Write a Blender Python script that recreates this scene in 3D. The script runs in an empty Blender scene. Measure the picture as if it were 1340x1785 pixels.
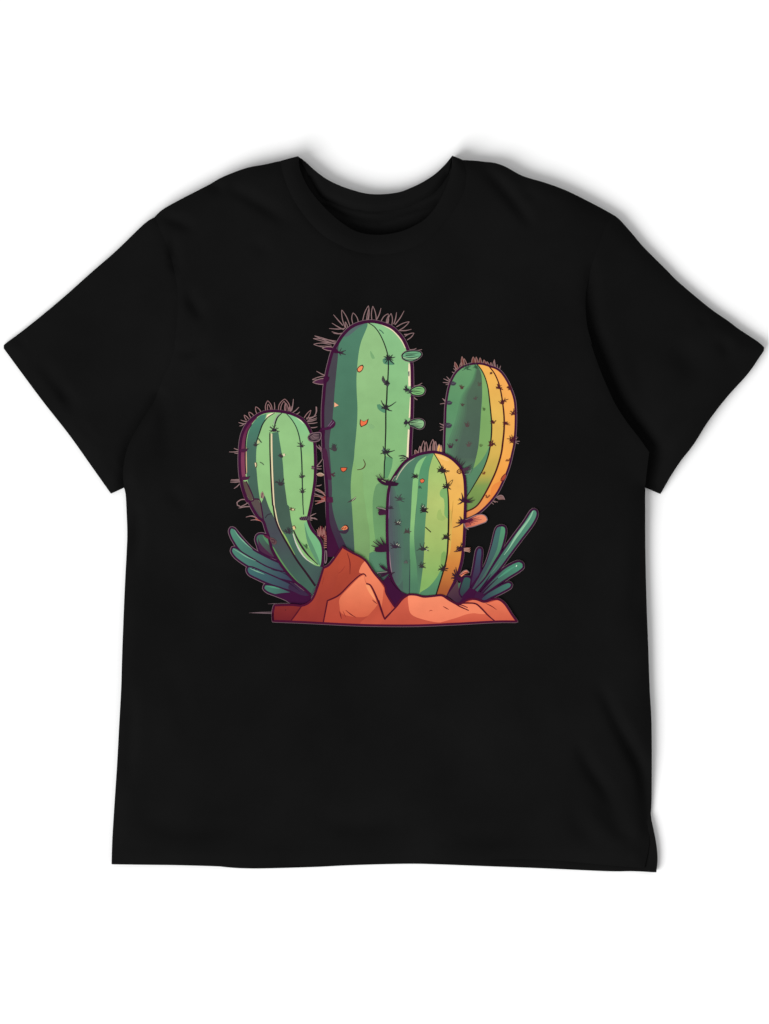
import bpy, math, random
import numpy as np
from mathutils import Vector
from mathutils.geometry import delaunay_2d_cdt

# ------------------------------------------------------------------ camera, light, exposure
scene = bpy.context.scene
S = 0.0006                       # metres for one unit of the measured outlines
CAM_H = 5.0                      # camera height above the fabric plane
FAB_Z = 0.018

cam_data = bpy.data.cameras.new("camera")
cam_data.sensor_fit = 'HORIZONTAL'
cam_data.sensor_width = 36.0
cam_data.lens = 36.0 * CAM_H / (1340 * S)
cam_data.clip_end = 100
cam = bpy.data.objects.new("camera", cam_data)
cam.location = (0, 0, FAB_Z + CAM_H)
scene.collection.objects.link(cam)
scene.camera = cam

world = bpy.data.worlds.new("World")
scene.world = world
world.use_nodes = True
wb = world.node_tree.nodes["Background"]
wb.inputs[0].default_value = (1, 1, 1, 1)
wb.inputs[1].default_value = 0.64          # even studio ambience

def lamp(name, loc, target, size, power):
    l = bpy.data.lights.new(name, 'AREA')
    l.shape = 'DISK'
    l.size = size
    l.energy = power
    o = bpy.data.objects.new(name, l)
    o.location = loc
    o.rotation_euler = (Vector(target) - Vector(loc)).to_track_quat('-Z', 'Y').to_euler()
    scene.collection.objects.link(o)
    return o

KEY_P = 2390
lamp("key_softbox", (-8.2, -7.7, 8.9), (0, 0, 0), 11.0, KEY_P)

scene.view_settings.view_transform = 'Standard'
scene.view_settings.look = 'None'
scene.view_settings.exposure = 0
scene.view_settings.gamma = 1
scene.view_settings.use_curve_mapping = False
scene.cycles.max_bounces = 6

# ------------------------------------------------------------------ helpers
rng = random.Random(7)

def link(name, me, mat, parent=None, **props):
    o = bpy.data.objects.new(name, me)
    scene.collection.objects.link(o)
    if mat:
        me.materials.append(mat)
    if parent:
        o.parent = parent
    for k, v in props.items():
        o[k] = v
    return o

def lin(c):
    out = []
    for v in c:
        v = v / 255.0
        out.append(v / 12.92 if v <= 0.04045 else ((v + 0.055) / 1.055) ** 2.4)
    return out

def Z(x0, y0, s, pts):
    """measured points: origin, magnification, list of points (a third item marks a corner)"""
    return [(x0 + p[0] / s, y0 + p[1] / s) + tuple(p[2:]) for p in pts]

def cr(pts, step=3.0):
    """Catmull-Rom through an open run of points"""
    if len(pts) < 3:
        return [tuple(p[:2]) for p in pts]
    P = [np.array(p[:2], float) for p in pts]
    P = [2 * P[0] - P[1]] + P + [2 * P[-1] - P[-2]]
    out = []
    for i in range(1, len(P) - 2):
        a, b, c, d = P[i - 1:i + 3]
        n = max(1, int(np.linalg.norm(c - b) / step))
        for k in range(n):
            t = k / n
            out.append(tuple(0.5 * (2 * b + (c - a) * t + (2 * a - 5 * b + 4 * c - d) * t * t + (3 * b - a - 3 * c + d) * t ** 3)))
    out.append(tuple(P[-2]))
    return out

def smooth(pts, closed=False, step=3.0):
    """smooth curve, sharp at points that carry a third item"""
    pts = list(pts)
    n = len(pts)
    corners = [i for i, p in enumerate(pts) if len(p) > 2]
    if closed:
        if not corners:
            m = 3
            ext = [pts[(i - m) % n] for i in range(m)] + pts + [pts[i % n] for i in range(m + 1)]
            P = [np.array(p[:2], float) for p in ext]
            out = []
            for i in range(m, m + n):
                a, b, c, d = P[i - 1:i + 3]
                k_n = max(1, int(np.linalg.norm(c - b) / step))
                for k in range(k_n):
                    t = k / k_n
                    out.append(tuple(0.5 * (2 * b + (c - a) * t + (2 * a - 5 * b + 4 * c - d) * t * t + (3 * b - a - 3 * c + d) * t ** 3)))
            return out
        r = corners[0]
        pts = pts[r:] + pts[:r] + [pts[r]]
        corners = [i for i, p in enumerate(pts) if len(p) > 2]
    cuts = sorted(set([0] + corners + [len(pts) - 1]))
    out = []
    for a, b in zip(cuts[:-1], cuts[1:]):
        seg = cr(pts[a:b + 1], step)
        out += seg[:-1]
    if not closed:
        out.append(tuple(pts[-1][:2]))
    return out

def seg_dist(X, Y, poly, closed=True):
    """distance from arrays of points to a polyline"""
    d = np.full(X.shape, 1e9)
    n = len(poly)
    for i in range(n if closed else n - 1):
        ax, ay = poly[i][:2]
        bx, by = poly[(i + 1) % n][:2]
        vx, vy = bx - ax, by - ay
        L = vx * vx + vy * vy
        if L < 1e-9:
            continue
        t = np.clip(((X - ax) * vx + (Y - ay) * vy) / L, 0, 1)
        d = np.minimum(d, np.hypot(X - ax - t * vx, Y - ay - t * vy))
    return d

def inside(X, Y, poly):
    r = np.zeros(X.shape, bool)
    n = len(poly)
    for i in range(n):
        ax, ay = poly[i][:2]
        bx, by = poly[(i + 1) % n][:2]
        if ay == by:
            continue
        c = ((ay > Y) != (by > Y)) & (X < (bx - ax) * (Y - ay) / (by - ay) + ax)
        r ^= c
    return r

def area2(poly):
    return sum(poly[i][0] * poly[(i + 1) % len(poly)][1] - poly[(i + 1) % len(poly)][0] * poly[i][1] for i in range(len(poly)))

def clean(poly, eps=0.25):
    out = []
    for p in poly:
        if not out or math.hypot(p[0] - out[-1][0], p[1] - out[-1][1]) > eps:
            out.append(p)
    if len(out) > 2 and math.hypot(out[0][0] - out[-1][0], out[0][1] - out[-1][1]) < eps:
        out.pop()
    return out

def world_xy(px, py):
    return ((px - 670) * S, (892.5 - py) * S)

# ------------------------------------------------------------------ materials
def noise_bump(nt, bsdf, scale, strength, dist, detail=4):
    tc = nt.nodes.new('ShaderNodeTexCoord')
    nz = nt.nodes.new('ShaderNodeTexNoise')
    nz.inputs['Scale'].default_value = scale
    nz.inputs['Detail'].default_value = detail
    bp = nt.nodes.new('ShaderNodeBump')
    bp.inputs['Strength'].default_value = strength
    bp.inputs['Distance'].default_value = dist
    nt.links.new(tc.outputs['Object'], nz.inputs['Vector'])
    nt.links.new(nz.outputs['Fac'], bp.inputs['Height'])
    nt.links.new(bp.outputs['Normal'], bsdf.inputs['Normal'])
    return tc, nz, bp

def fabric(name, base):
    m = bpy.data.materials.new(name)
    m.use_nodes = True
    nt = m.node_tree
    b = nt.nodes['Principled BSDF']
    b.inputs['Roughness'].default_value = 0.95
    b.inputs['Specular IOR Level'].default_value = 0.04
    tc, nz, bp = noise_bump(nt, b, 1400, 0.35, 0.0004, 2)
    # knit: fine wales, and a slightly mottled dye
    nz2 = nt.nodes.new('ShaderNodeTexNoise')
    nz2.inputs['Scale'].default_value = 11
    nz2.inputs['Detail'].default_value = 5
    nt.links.new(tc.outputs['Object'], nz2.inputs['Vector'])
    rp = nt.nodes.new('ShaderNodeValToRGB')
    rp.color_ramp.elements[0].position = 0.3
    rp.color_ramp.elements[1].position = 0.7
    rp.color_ramp.elements[0].color = (base * 0.8, base * 0.8, base * 0.8, 1)
    rp.color_ramp.elements[1].color = (base * 1.12, base * 1.12, base * 1.12, 1)
    nt.links.new(nz2.outputs['Fac'], rp.inputs['Fac'])
    nt.links.new(rp.outputs['Color'], b.inputs['Base Color'])
    return m

M_BLACK = fabric("black_cotton", 0.0046)
M_BLACK_IN = fabric("black_cotton_inside", 0.0050)

M_INK = bpy.data.materials.new("printed_ink")
M_INK.use_nodes = True
_nt = M_INK.node_tree
_b = _nt.nodes['Principled BSDF']
_b.inputs['Roughness'].default_value = 0.85
_b.inputs['Specular IOR Level'].default_value = 0.04
_vc = _nt.nodes.new('ShaderNodeVertexColor')
_vc.layer_name = "ink"
_tc, _nz, _bp = noise_bump(_nt, _b, 1400, 0.2, 0.0003, 2)
_n2 = _nt.nodes.new('ShaderNodeTexNoise')
_n2.inputs['Scale'].default_value = 60
_n2.inputs['Detail'].default_value = 6
_nt.links.new(_tc.outputs['Object'], _n2.inputs['Vector'])
_mr = _nt.nodes.new('ShaderNodeMapRange')
_mr.inputs['From Min'].default_value = 0.3
_mr.inputs['From Max'].default_value = 0.7
_mr.inputs['To Min'].default_value = 0.94
_mr.inputs['To Max'].default_value = 1.04
_nt.links.new(_n2.outputs['Fac'], _mr.inputs['Value'])
_mx = _nt.nodes.new('ShaderNodeVectorMath')
_mx.operation = 'SCALE'
_nt.links.new(_vc.outputs['Color'], _mx.inputs[0])
_nt.links.new(_mr.outputs['Result'], _mx.inputs['Scale'])
_nt.links.new(_mx.outputs['Vector'], _b.inputs['Base Color'])

M_TABLE = bpy.data.materials.new("white_paper")
M_TABLE.use_nodes = True
_b = M_TABLE.node_tree.nodes['Principled BSDF']
_b.inputs['Base Color'].default_value = (0.86, 0.86, 0.86, 1)
_b.inputs['Roughness'].default_value = 0.9
_b.inputs['Specular IOR Level'].default_value = 0.1
noise_bump(M_TABLE.node_tree, _b, 500, 0.05, 0.0003)

# ------------------------------------------------------------------ the surface it lies on
me = bpy.data.meshes.new("ground")
me.from_pydata([(-6, -6, 0), (6, -6, 0), (6, 6, 0), (-6, 6, 0)], [], [(0, 1, 2, 3)])
link("ground", me, M_TABLE, kind="structure", label="plain white surface under the black shirt")

# ------------------------------------------------------------------ outlines of the shirt
shoulder_l = [(268.7, 378, 1), (283.6, 364.5), (317, 346), (358, 325), (388, 308.5), (429, 293), (460, 287), (489, 280.5, 1)]
neck_l = (489, 280.5, 1)
tip_l = (519.7, 273, 1)
tip_r = (787.8, 272, 1)
neck_r = (806, 279, 1)
shoulder_r = [(806, 279, 1), (829, 280.3), (845, 282), (862, 284), (881, 290.6), (911, 306.6), (952, 319), (989, 332.8), (1034, 355), (1067.6, 373, 1)]
seam_l = [(268.7, 378, 1)] + Z(0, 260, 2.68, [(750, 380), (790, 480), (820, 600), (830, 680), (828, 780), (815, 900)]) + \
    [(304.5, 604.8), (295.5, 634.6), (283.6, 658.5), (268.7, 697), (248, 730), (226, 768), (215.5, 800), (213, 828), (214.5, 849, 1)]
seam_r = [(1067.6, 373, 1)] + Z(840, 260, 2.68, [(580, 360), (550, 440), (520, 520), (495, 620), (483, 700), (490, 820), (515, 920)]) + \
    Z(940, 560, 3.35, [(290, 100), (330, 220), (380, 350), (440, 480), (510, 590), (580, 680), (640, 765, 1), (628, 860), (618, 965, 1)])
sleeve_l_out = [(268.7, 378, 1), (250, 390.6), (201.5, 437), (160, 473), (112, 515.6), (71, 550), (37, 577), (12, 595.5), (5.2, 601, 1), (5, 606, 1), (35.8, 648), (74.6, 700), (119.4, 757), (155, 807), (192, 859.4, 1), (214.5, 849, 1)]
sleeve_r_out = [(1067.6, 373, 1), (1078.8, 381), (1101, 405.5), (1121.7, 429.8), (1161, 469), (1183, 491), (1235.5, 535), (1271, 560), (1288, 573), (1322, 595.5), (1332.5, 605, 1), (1332, 611, 1), (1325, 621), (1304, 651), (1268, 691), (1235.5, 733), (1208.7, 775), (1187.8, 801.8), (1170, 828.7), (1152, 860, 1), (1124.5, 848, 1)]
side_r = [(1124.5, 848, 1), (1124.5, 888), (1125, 960), (1127, 1050), (1130, 1130), (1132.5, 1200), (1135.7, 1260), (1136.4, 1349), (1136, 1405), (1133, 1440), (1132, 1475), (1124, 1514, 1)]
hem_front = [(1124, 1514, 1), (1074, 1510), (1029, 1506), (969.4, 1501), (910, 1499), (850, 1500), (800, 1501), (764, 1503.5), (719, 1504.5), (659, 1505.5), (600, 1507), (540, 1509), (466, 1511), (427, 1512), (397.8, 1512), (356, 1510.5), (300, 1509), (254, 1508.4), (193.6, 1507.5, 1)]
side_l = [(193.6, 1507.5, 1), (194.8, 1468), (197.8, 1418), (203, 1340), (205.2, 1301), (206.7, 1271.6), (210.6, 1200), (212, 1150), (214.5, 1080), (217, 1020), (220, 960), (221, 930), (220, 897), (218, 861), (214.5, 849, 1)]
C = lambda pts: Z(460, 240, 3.35, pts)
neck_back = [tip_l] + C([(240, 140), (300, 195), (370, 245), (450, 283), (540, 313), (610, 328), (700, 330), (790, 318), (860, 292), (930, 258), (1000, 212), (1060, 155)]) + [tip_r]
neck_front = [tip_l] + C([(205, 170), (230, 240), (270, 310), (330, 385), (390, 445), (450, 495), (520, 540), (590, 562), (660, 568), (720, 565), (800, 548), (880, 515), (950, 468), (1010, 395), (1050, 320), (1085, 235), (1100, 165)]) + [tip_r]
neck_seam = [neck_l] + C([(106, 195), (130, 270), (165, 350), (215, 430), (280, 510), (350, 575), (430, 622), (510, 658), (590, 677), (680, 683), (760, 676), (840, 655), (930, 613), (1010, 550), (1075, 475), (1125, 395), (1165, 320), (1180, 240), (1175, 180)]) + [neck_r]
back_seam = C([(268, 230, 1), (330, 335), (400, 372), (490, 405), (580, 422), (660, 427), (760, 418), (850, 395), (940, 350), (1010, 300), (1075, 215, 1)])

def join(*runs):
    out = []
    for r in runs:
        r = list(r)
        if out and math.hypot(out[-1][0] - r[0][0], out[-1][1] - r[0][1]) < 0.5:
            r = r[1:]
        out += r
    return out

sm = lambda r: smooth(r, False, 5.0)
silhouette = clean(join(sm(shoulder_l), [tip_l[:2]], sm(neck_front), [neck_r[:2]], sm(shoulder_r), sm(sleeve_r_out), sm(side_r), sm(hem_front), sm(side_l), sm(sleeve_l_out)[::-1]))
seam_l_s, seam_r_s, neck_seam_s = sm(seam_l), sm(seam_r), sm(neck_seam)
neck_front_s, neck_back_s, hem_s = sm(neck_front), sm(neck_back), sm(hem_front)
back_seam_s = sm(back_seam)

# ------------------------------------------------------------------ how high the cloth stands
CTRL = [(100, 730, 8), (5, 604, 9), (150, 480, 12), (192, 855, 9), (270, 378, 20), (400, 305, 25), (520, 273, 29), (670, 430, 17), (788, 272, 29), (900, 300, 23),
        (1067, 373, 17), (1200, 500, 13), (1330, 608, 12), (1240, 730, 22), (1152, 860, 22), (1126, 1000, 17), (1135, 1250, 16), (1140, 1500, 12),
        (900, 1507, 7), (670, 1507, 6), (430, 1510, 6), (194, 1507, 13), (205, 1300, 17), (218, 900, 12), (670, 800, 22), (400, 650, 21), (950, 700, 25), (950, 1050, 22), (400, 1050, 18), (670, 1250, 16), (400, 1300, 13), (950, 1300, 17)]
# creases: course, depth in mm (negative = ridge), half width
FOLD = [([(1046, 1195), (1075, 1255), (1100, 1305), (1118, 1345), (1127, 1400), (1131, 1460)], 6.5, 12), ([(1006, 1292), (1030, 1340), (1060, 1385), (1088, 1440)], 4.2, 13), ([(1068, 1225), (1105, 1300)], -1.5, 16),
        ([(1036, 1385), (1075, 1440), (1120, 1480)], 3.0, 16), ([(990, 1400), (1020, 1450), (1050, 1480)], 2.0, 18),
        ([(836, 285), (860, 310), (895, 350), (930, 395)], 4.2, 11), ([(905, 325), (940, 350)], 2.0, 14),
        ([(395, 325), (440, 348), (505, 388)], 3.4, 11), ([(360, 322), (392, 332)], 2.8, 9), ([(280, 377), (310, 386), (340, 398)], 4.0, 10), ([(298, 412), (303, 440), (308, 475)], 4.2, 8), ([(326, 505), (338, 530), (354, 556)], 4.0, 11),
        ([(310, 618), (335, 612), (360, 593)], 2.8, 8), ([(345, 645), (400, 640)], 1.4, 14), ([(282, 690), (290, 740), (285, 800)], 3.0, 17), ([(290, 850), (330, 885)], 1.8, 14), ([(60, 630), (85, 650), (135, 720)], 2.2, 12), ([(100, 672), (125, 700)], 2.0, 9),
        ([(240, 880), (238, 930), (232, 990)], 3.4, 10), ([(228, 1200), (226, 1290), (222, 1370)], 3.0, 12), ([(240, 1430), (330, 1450), (420, 1440)], 2.2, 20), ([(545, 1430), (620, 1440), (700, 1432)], 2.4, 20), ([(790, 1458), (860, 1462), (930, 1450)], 2.2, 20),
        ([(435, 422), (475, 440)], 1.4, 12), ([(1170, 600), (1195, 620), (1222, 660)], 3.2, 24), ([(1250, 590), (1262, 600), (1272, 620)], 2.4, 12), ([(1222, 548), (1230, 567)], 1.6, 9), ([(1150, 770), (1190, 720), (1240, 680)], 2.6, 18), ([(1110, 600), (1115, 680), (1140, 750)], 2.0, 20),
        ([(1030, 450), (1033, 500), (1034, 570)], 2.6, 11), ([(1118, 900), (1112, 1000), (1108, 1080)], 2.0, 16), ([(990, 340), (930, 380)], 1.6, 16), ([(440, 1010), (300, 960)], 0.8, 16), ([(300, 1150), (330, 1300)], 1.0, 20), ([(900, 1180), (960, 1300)], 1.2, 24)]

def height(X, Y):
    X = np.asarray(X, float); Y = np.asarray(Y, float)
    w = np.zeros(X.shape); v = np.zeros(X.shape)
    for cx, cy, h in CTRL:
        g = np.exp(-((X - cx) ** 2 + (Y - cy) ** 2) / (2 * 120.0 ** 2)) + 1e-9
        w += g; v += g * h
    zb = v / w
    d = seg_dist(X, Y, silhouette)
    dn = seg_dist(X, Y, neck_front_s, False)
    d = d + 14 * np.exp(-(dn / 20.0) ** 2)       # the ribbed neckline stays nearly level
    z = zb * (0.62 + 0.38 * (1 - np.exp(-(d / 16.0) ** 1.3)))
    und = np.sin(X / 61 + 1.3 * np.sin(Y / 97)) * np.sin(Y / 83 + 0.8) * 1.7 + np.sin(X / 29 + Y / 41) * np.sin(Y / 33 - X / 71 + 2) * 0.6
    # the cloth is pulled flat around the print
    fx = np.clip((np.abs(X - 668) - 275) / 110, 0, 1); fy = np.clip((np.abs(Y - 815) - 290) / 110, 0, 1)
    z = z + und * np.maximum(fx, fy) * np.clip(d / 25, 0, 1)
    for course, dep, wd in FOLD:
        pts = cr(course, 8.0)
        off = seg_dist(X, Y, pts, False)
        # shallow at both ends, deepest in the middle of its course
        (ax, ay), (bx, by) = pts[0], pts[-1]
        vx, vy = bx - ax, by - ay
        t = np.clip(((X - ax) * vx + (Y - ay) * vy) / (vx * vx + vy * vy), 0, 1)
        e = 0.12 + 0.88 * np.sin(np.pi * t) ** 0.8
        z = z - 1.4 * dep * np.exp(-(off / wd) ** 2) * e
    # stitched seams sink a little
    for sml, dep, wd in ((seam_l_s, 0.9, 2.4), (seam_r_s, 0.8, 2.4), (neck_seam_s, 0.85, 2.4)):
        z = z - dep * np.exp(-(seg_dist(X, Y, sml, False) / wd) ** 2)
    dh = seg_dist(X, Y, hem_s, False)
    z = z - 0.35 * np.exp(-((dh - 33) / 4.0) ** 2)
    # tucked underarm on the near side of the flatter sleeve
    du = seg_dist(X, Y, [(275, 690), (250, 728), (226, 768), (217, 800), (215, 846)], False)
    z = z - 4.5 * np.exp(-(du / 9.0) ** 2)
    return np.maximum(z, 2.6) * 0.001

def height_sleeve_r(X, Y):
    X = np.asarray(X, float); Y = np.asarray(Y, float)
    z = height(X, Y)
    d = seg_dist(X, Y, seam_r_s, False)
    k = np.clip((Y - 470) / 170, 0, 1)
    k = k * k * (3 - 2 * k)
    dep = 0.0150 * np.exp(-(d / 26.0) ** 2) * k + 0.004 * np.exp(-(d / 80.0) ** 2) * k
    hd = seg_dist(X, Y, [(1333, 610), (1304, 651), (1235, 733), (1152, 860)], False)
    pk = 0.6 + 0.4 * np.sin(Y / 3.7 + X / 5.1) + 0.5 * np.sin(Y / 11.0 + 1)
    st = 0.0009 * pk * np.exp(-((hd - 30) / 5.0) ** 2) + 0.0004 * np.exp(-((hd - 36) / 3.0) ** 2)
    return np.maximum(z - dep - st, 0.0026)

def height_sleeve_l(X, Y):
    X = np.asarray(X, float); Y = np.asarray(Y, float)
    hd = seg_dist(X, Y, [(5, 606), (75, 700), (192, 859)], False)
    pk = 0.6 + 0.4 * np.sin(Y / 3.9 - X / 5.3) + 0.5 * np.sin(Y / 12.0 + 2)
    st = 0.0008 * pk * np.exp(-((hd - 30) / 5.0) ** 2)
    return np.maximum(height(X, Y) - st, 0.0026)

def height_back(X, Y):
    X = np.asarray(X, float); Y = np.asarray(Y, float)
    d = seg_dist(X, Y, neck_back_s, False)
    z = 3.0 + 9.5 * np.exp(-(d / 70.0) ** 2)
    db = seg_dist(X, Y, back_seam_s, False)
    z = z - 3.2 * np.exp(-(db / 4.0) ** 2) + 0.9 * np.exp(-((db - 12) / 8.0) ** 2)
    k = np.exp(-(seg_dist(X, Y, [(1146, 1440), (1146, 1520)], False) / 25) ** 2)
    z = z + 4.0 * k
    # the tape behind the neck and a soft crease across the inside
    for line, dep, wd in (([(565, 358), (600, 374), (632, 381), (660, 383), (700, 371), (765, 351)], 4.2, 5.0),):
        z = z - dep * np.exp(-(seg_dist(X, Y, line, False) / wd) ** 2)
    return z * 0.001

# ------------------------------------------------------------------ cloth panels
def resample(poly, step, eps=0.8):
    out = []
    n = len(poly)
    for i in range(n):
        a, b = poly[i], poly[(i + 1) % n]
        L = math.hypot(b[0] - a[0], b[1] - a[1])
        k = max(1, int(round(L / step)))
        for j in range(k):
            out.append((a[0] + (b[0] - a[0]) * j / k, a[1] + (b[1] - a[1]) * j / k))
    return clean(out, eps)

def panel(name, poly, hfun, mat, parent, grid=7.0, floor=0.0008, lip=0.0022, inset=2.5, **props):
    poly = resample(clean([p[:2] for p in poly]), 5.0)
    if area2(poly) < 0:
        poly = poly[::-1]
    n = len(poly)
    xs = [p[0] for p in poly]; ys = [p[1] for p in poly]
    gx, gy = np.meshgrid(np.arange(min(xs), max(xs), grid), np.arange(min(ys), max(ys), grid))
    gx = gx.ravel(); gy = gy.ravel() ; gx = gx + (np.round(gy / grid) % 2) * grid * 0.5
    m = inside(gx, gy, poly)
    gx, gy = gx[m], gy[m]
    d = seg_dist(gx, gy, poly)
    m = d > grid * 0.55
    gx, gy = gx[m], gy[m]
    pts = [Vector(p) for p in poly] + [Vector((x, y)) for x, y in zip(gx, gy)]
    edges = [(i, (i + 1) % n) for i in range(n)]
    V, E, F, ov, oe, of = delaunay_2d_cdt(pts, edges, [list(range(n))], 1, 1e-5)
    X = np.array([v[0] for v in V]); Y = np.array([v[1] for v in V])
    H = hfun(X, Y)
    co = [(*world_xy(x, y), h) for x, y, h in zip(X, Y, H)]
    faces = [tuple(f)[::-1] if True else tuple(f) for f in F]
    # index of each rim point after triangulation
    idx = {}
    for k, src in enumerate(ov):
        for s_ in src:
            idx[s_] = k
    rim = [idx[i] for i in range(n)]
    nor = []
    for i in range(n):
        a, b = poly[i - 1], poly[(i + 1) % n]
        tx, ty = b[0] - a[0], b[1] - a[1]
        L = math.hypot(tx, ty) or 1
        nor.append((ty / L, -tx / L))
    base = len(co)
    for i in range(n):
        x, y = poly[i]; nx, ny = nor[i]
        z = co[rim[i]][2]
        co.append((*world_xy(x + nx * 0.5, y + ny * 0.5), max(z - lip, floor + 0.0004)))
    for i in range(n):
        x, y = poly[i]; nx, ny = nor[i]
        co.append((*world_xy(x - nx * inset, y - ny * inset), floor))
    for i in range(n):
        j = (i + 1) % n
        faces.append((rim[i], rim[j], base + j, base + i))
        faces.append((base + i, base + j, base + n + j, base + n + i))
    me = bpy.data.meshes.new(name)
    me.from_pydata(co, [], faces)
    me.validate()
    import bmesh
    bm = bmesh.new(); bm.from_mesh(me)
    bmesh.ops.recalc_face_normals(bm, faces=bm.faces)
    up = sum(f.normal.z * f.calc_area() for f in bm.faces)
    if up < 0:
        bmesh.ops.reverse_faces(bm, faces=bm.faces)
    bm.verts.ensure_lookup_table()
    for i in range(n):
        e = bm.edges.get((bm.verts[rim[i]], bm.verts[rim[(i + 1) % n]]))
        if e:
            e.smooth = False
    bm.to_mesh(me); bm.free()
    for p in me.polygons:
        p.use_smooth = True
    return link(name, me, mat, parent, **props)

shirt = bpy.data.objects.new("t_shirt", None)
shirt.empty_display_size = 0.1
scene.collection.objects.link(shirt)
shirt["label"] = "black short sleeved cotton t-shirt with a cactus print, laid flat on white"
shirt["category"] = "t-shirt"

front = join(sm(shoulder_l), neck_seam_s, sm(shoulder_r), seam_r_s, sm(side_r), sm(hem_front), sm(side_l), seam_l_s[::-1])
panel("front_panel", front, height, M_BLACK, shirt, inset=0.5)
panel("sleeve", join(sm(sleeve_l_out), seam_l_s[::-1]), height_sleeve_l, M_BLACK, shirt, inset=-1.0)
panel("sleeve", join(sm(sleeve_r_out), seam_r_s[::-1]), height_sleeve_r, M_BLACK, shirt, inset=-1.0)

def height_band(X, Y):
    z = height(X, Y)
    return z + 0.0012 * np.exp(-((seg_dist(np.asarray(X, float), np.asarray(Y, float), neck_seam_s, False) - 16) / 10.0) ** 2)
panel("neckband", join([neck_l[:2]], neck_seam_s, [tip_r[:2]], neck_front_s[::-1]), height_band, M_BLACK, shirt, grid=5.0, floor=0.0125, inset=1.0)

back = join(neck_back_s, [(800, 283), (860, 290), (950, 326), (1060, 378), (1052, 450), (1025, 560), (1060, 700), (1112, 830), (1118, 900), (1122, 1100), (1129, 1260), (1133, 1400)],
            sm([(1136, 1431, 1), (1141, 1454), (1145, 1477.6), (1146.5, 1499), (1144.5, 1521.5, 1)]),
            sm([(1144.5, 1521.5, 1), (1103.7, 1520), (1059, 1520), (948.5, 1515), (850, 1511.3), (764, 1508), (719, 1507), (659, 1508), (600, 1510), (550, 1512.5), (466, 1515), (427, 1515), (397.8, 1513.4), (356, 1509), (300, 1506), (200, 1503, 1)]),
            [(203, 1400), (216, 1200), (225, 950), (222, 860), (275, 700), (312, 560), (300, 430), (280, 385), (360, 333), (430, 300), (490, 287)])
panel("back_panel", back, height_back, M_BLACK_IN, shirt, grid=4.5, floor=0.0004, lip=0.0012)
panel("back_neckband", join(neck_back_s, sm(back_seam)[::-1]), lambda X, Y: height_back(X, Y) + 0.0014, M_BLACK_IN, shirt, grid=4.0, floor=0.009, inset=1.0, lip=0.0009)

# ------------------------------------------------------------------ the print
INK_E = 1.235                      # light that falls on the fabric (reference white = 1)
INK = (62, 17, 52); LINE = (32, 28, 34); HALO = (126, 104, 110); SPINE = (140, 112, 112); CREAM = (240, 224, 188)
RUST = (150, 80, 72)

def flat_height(X, Y):
    return height(X, Y)

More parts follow.
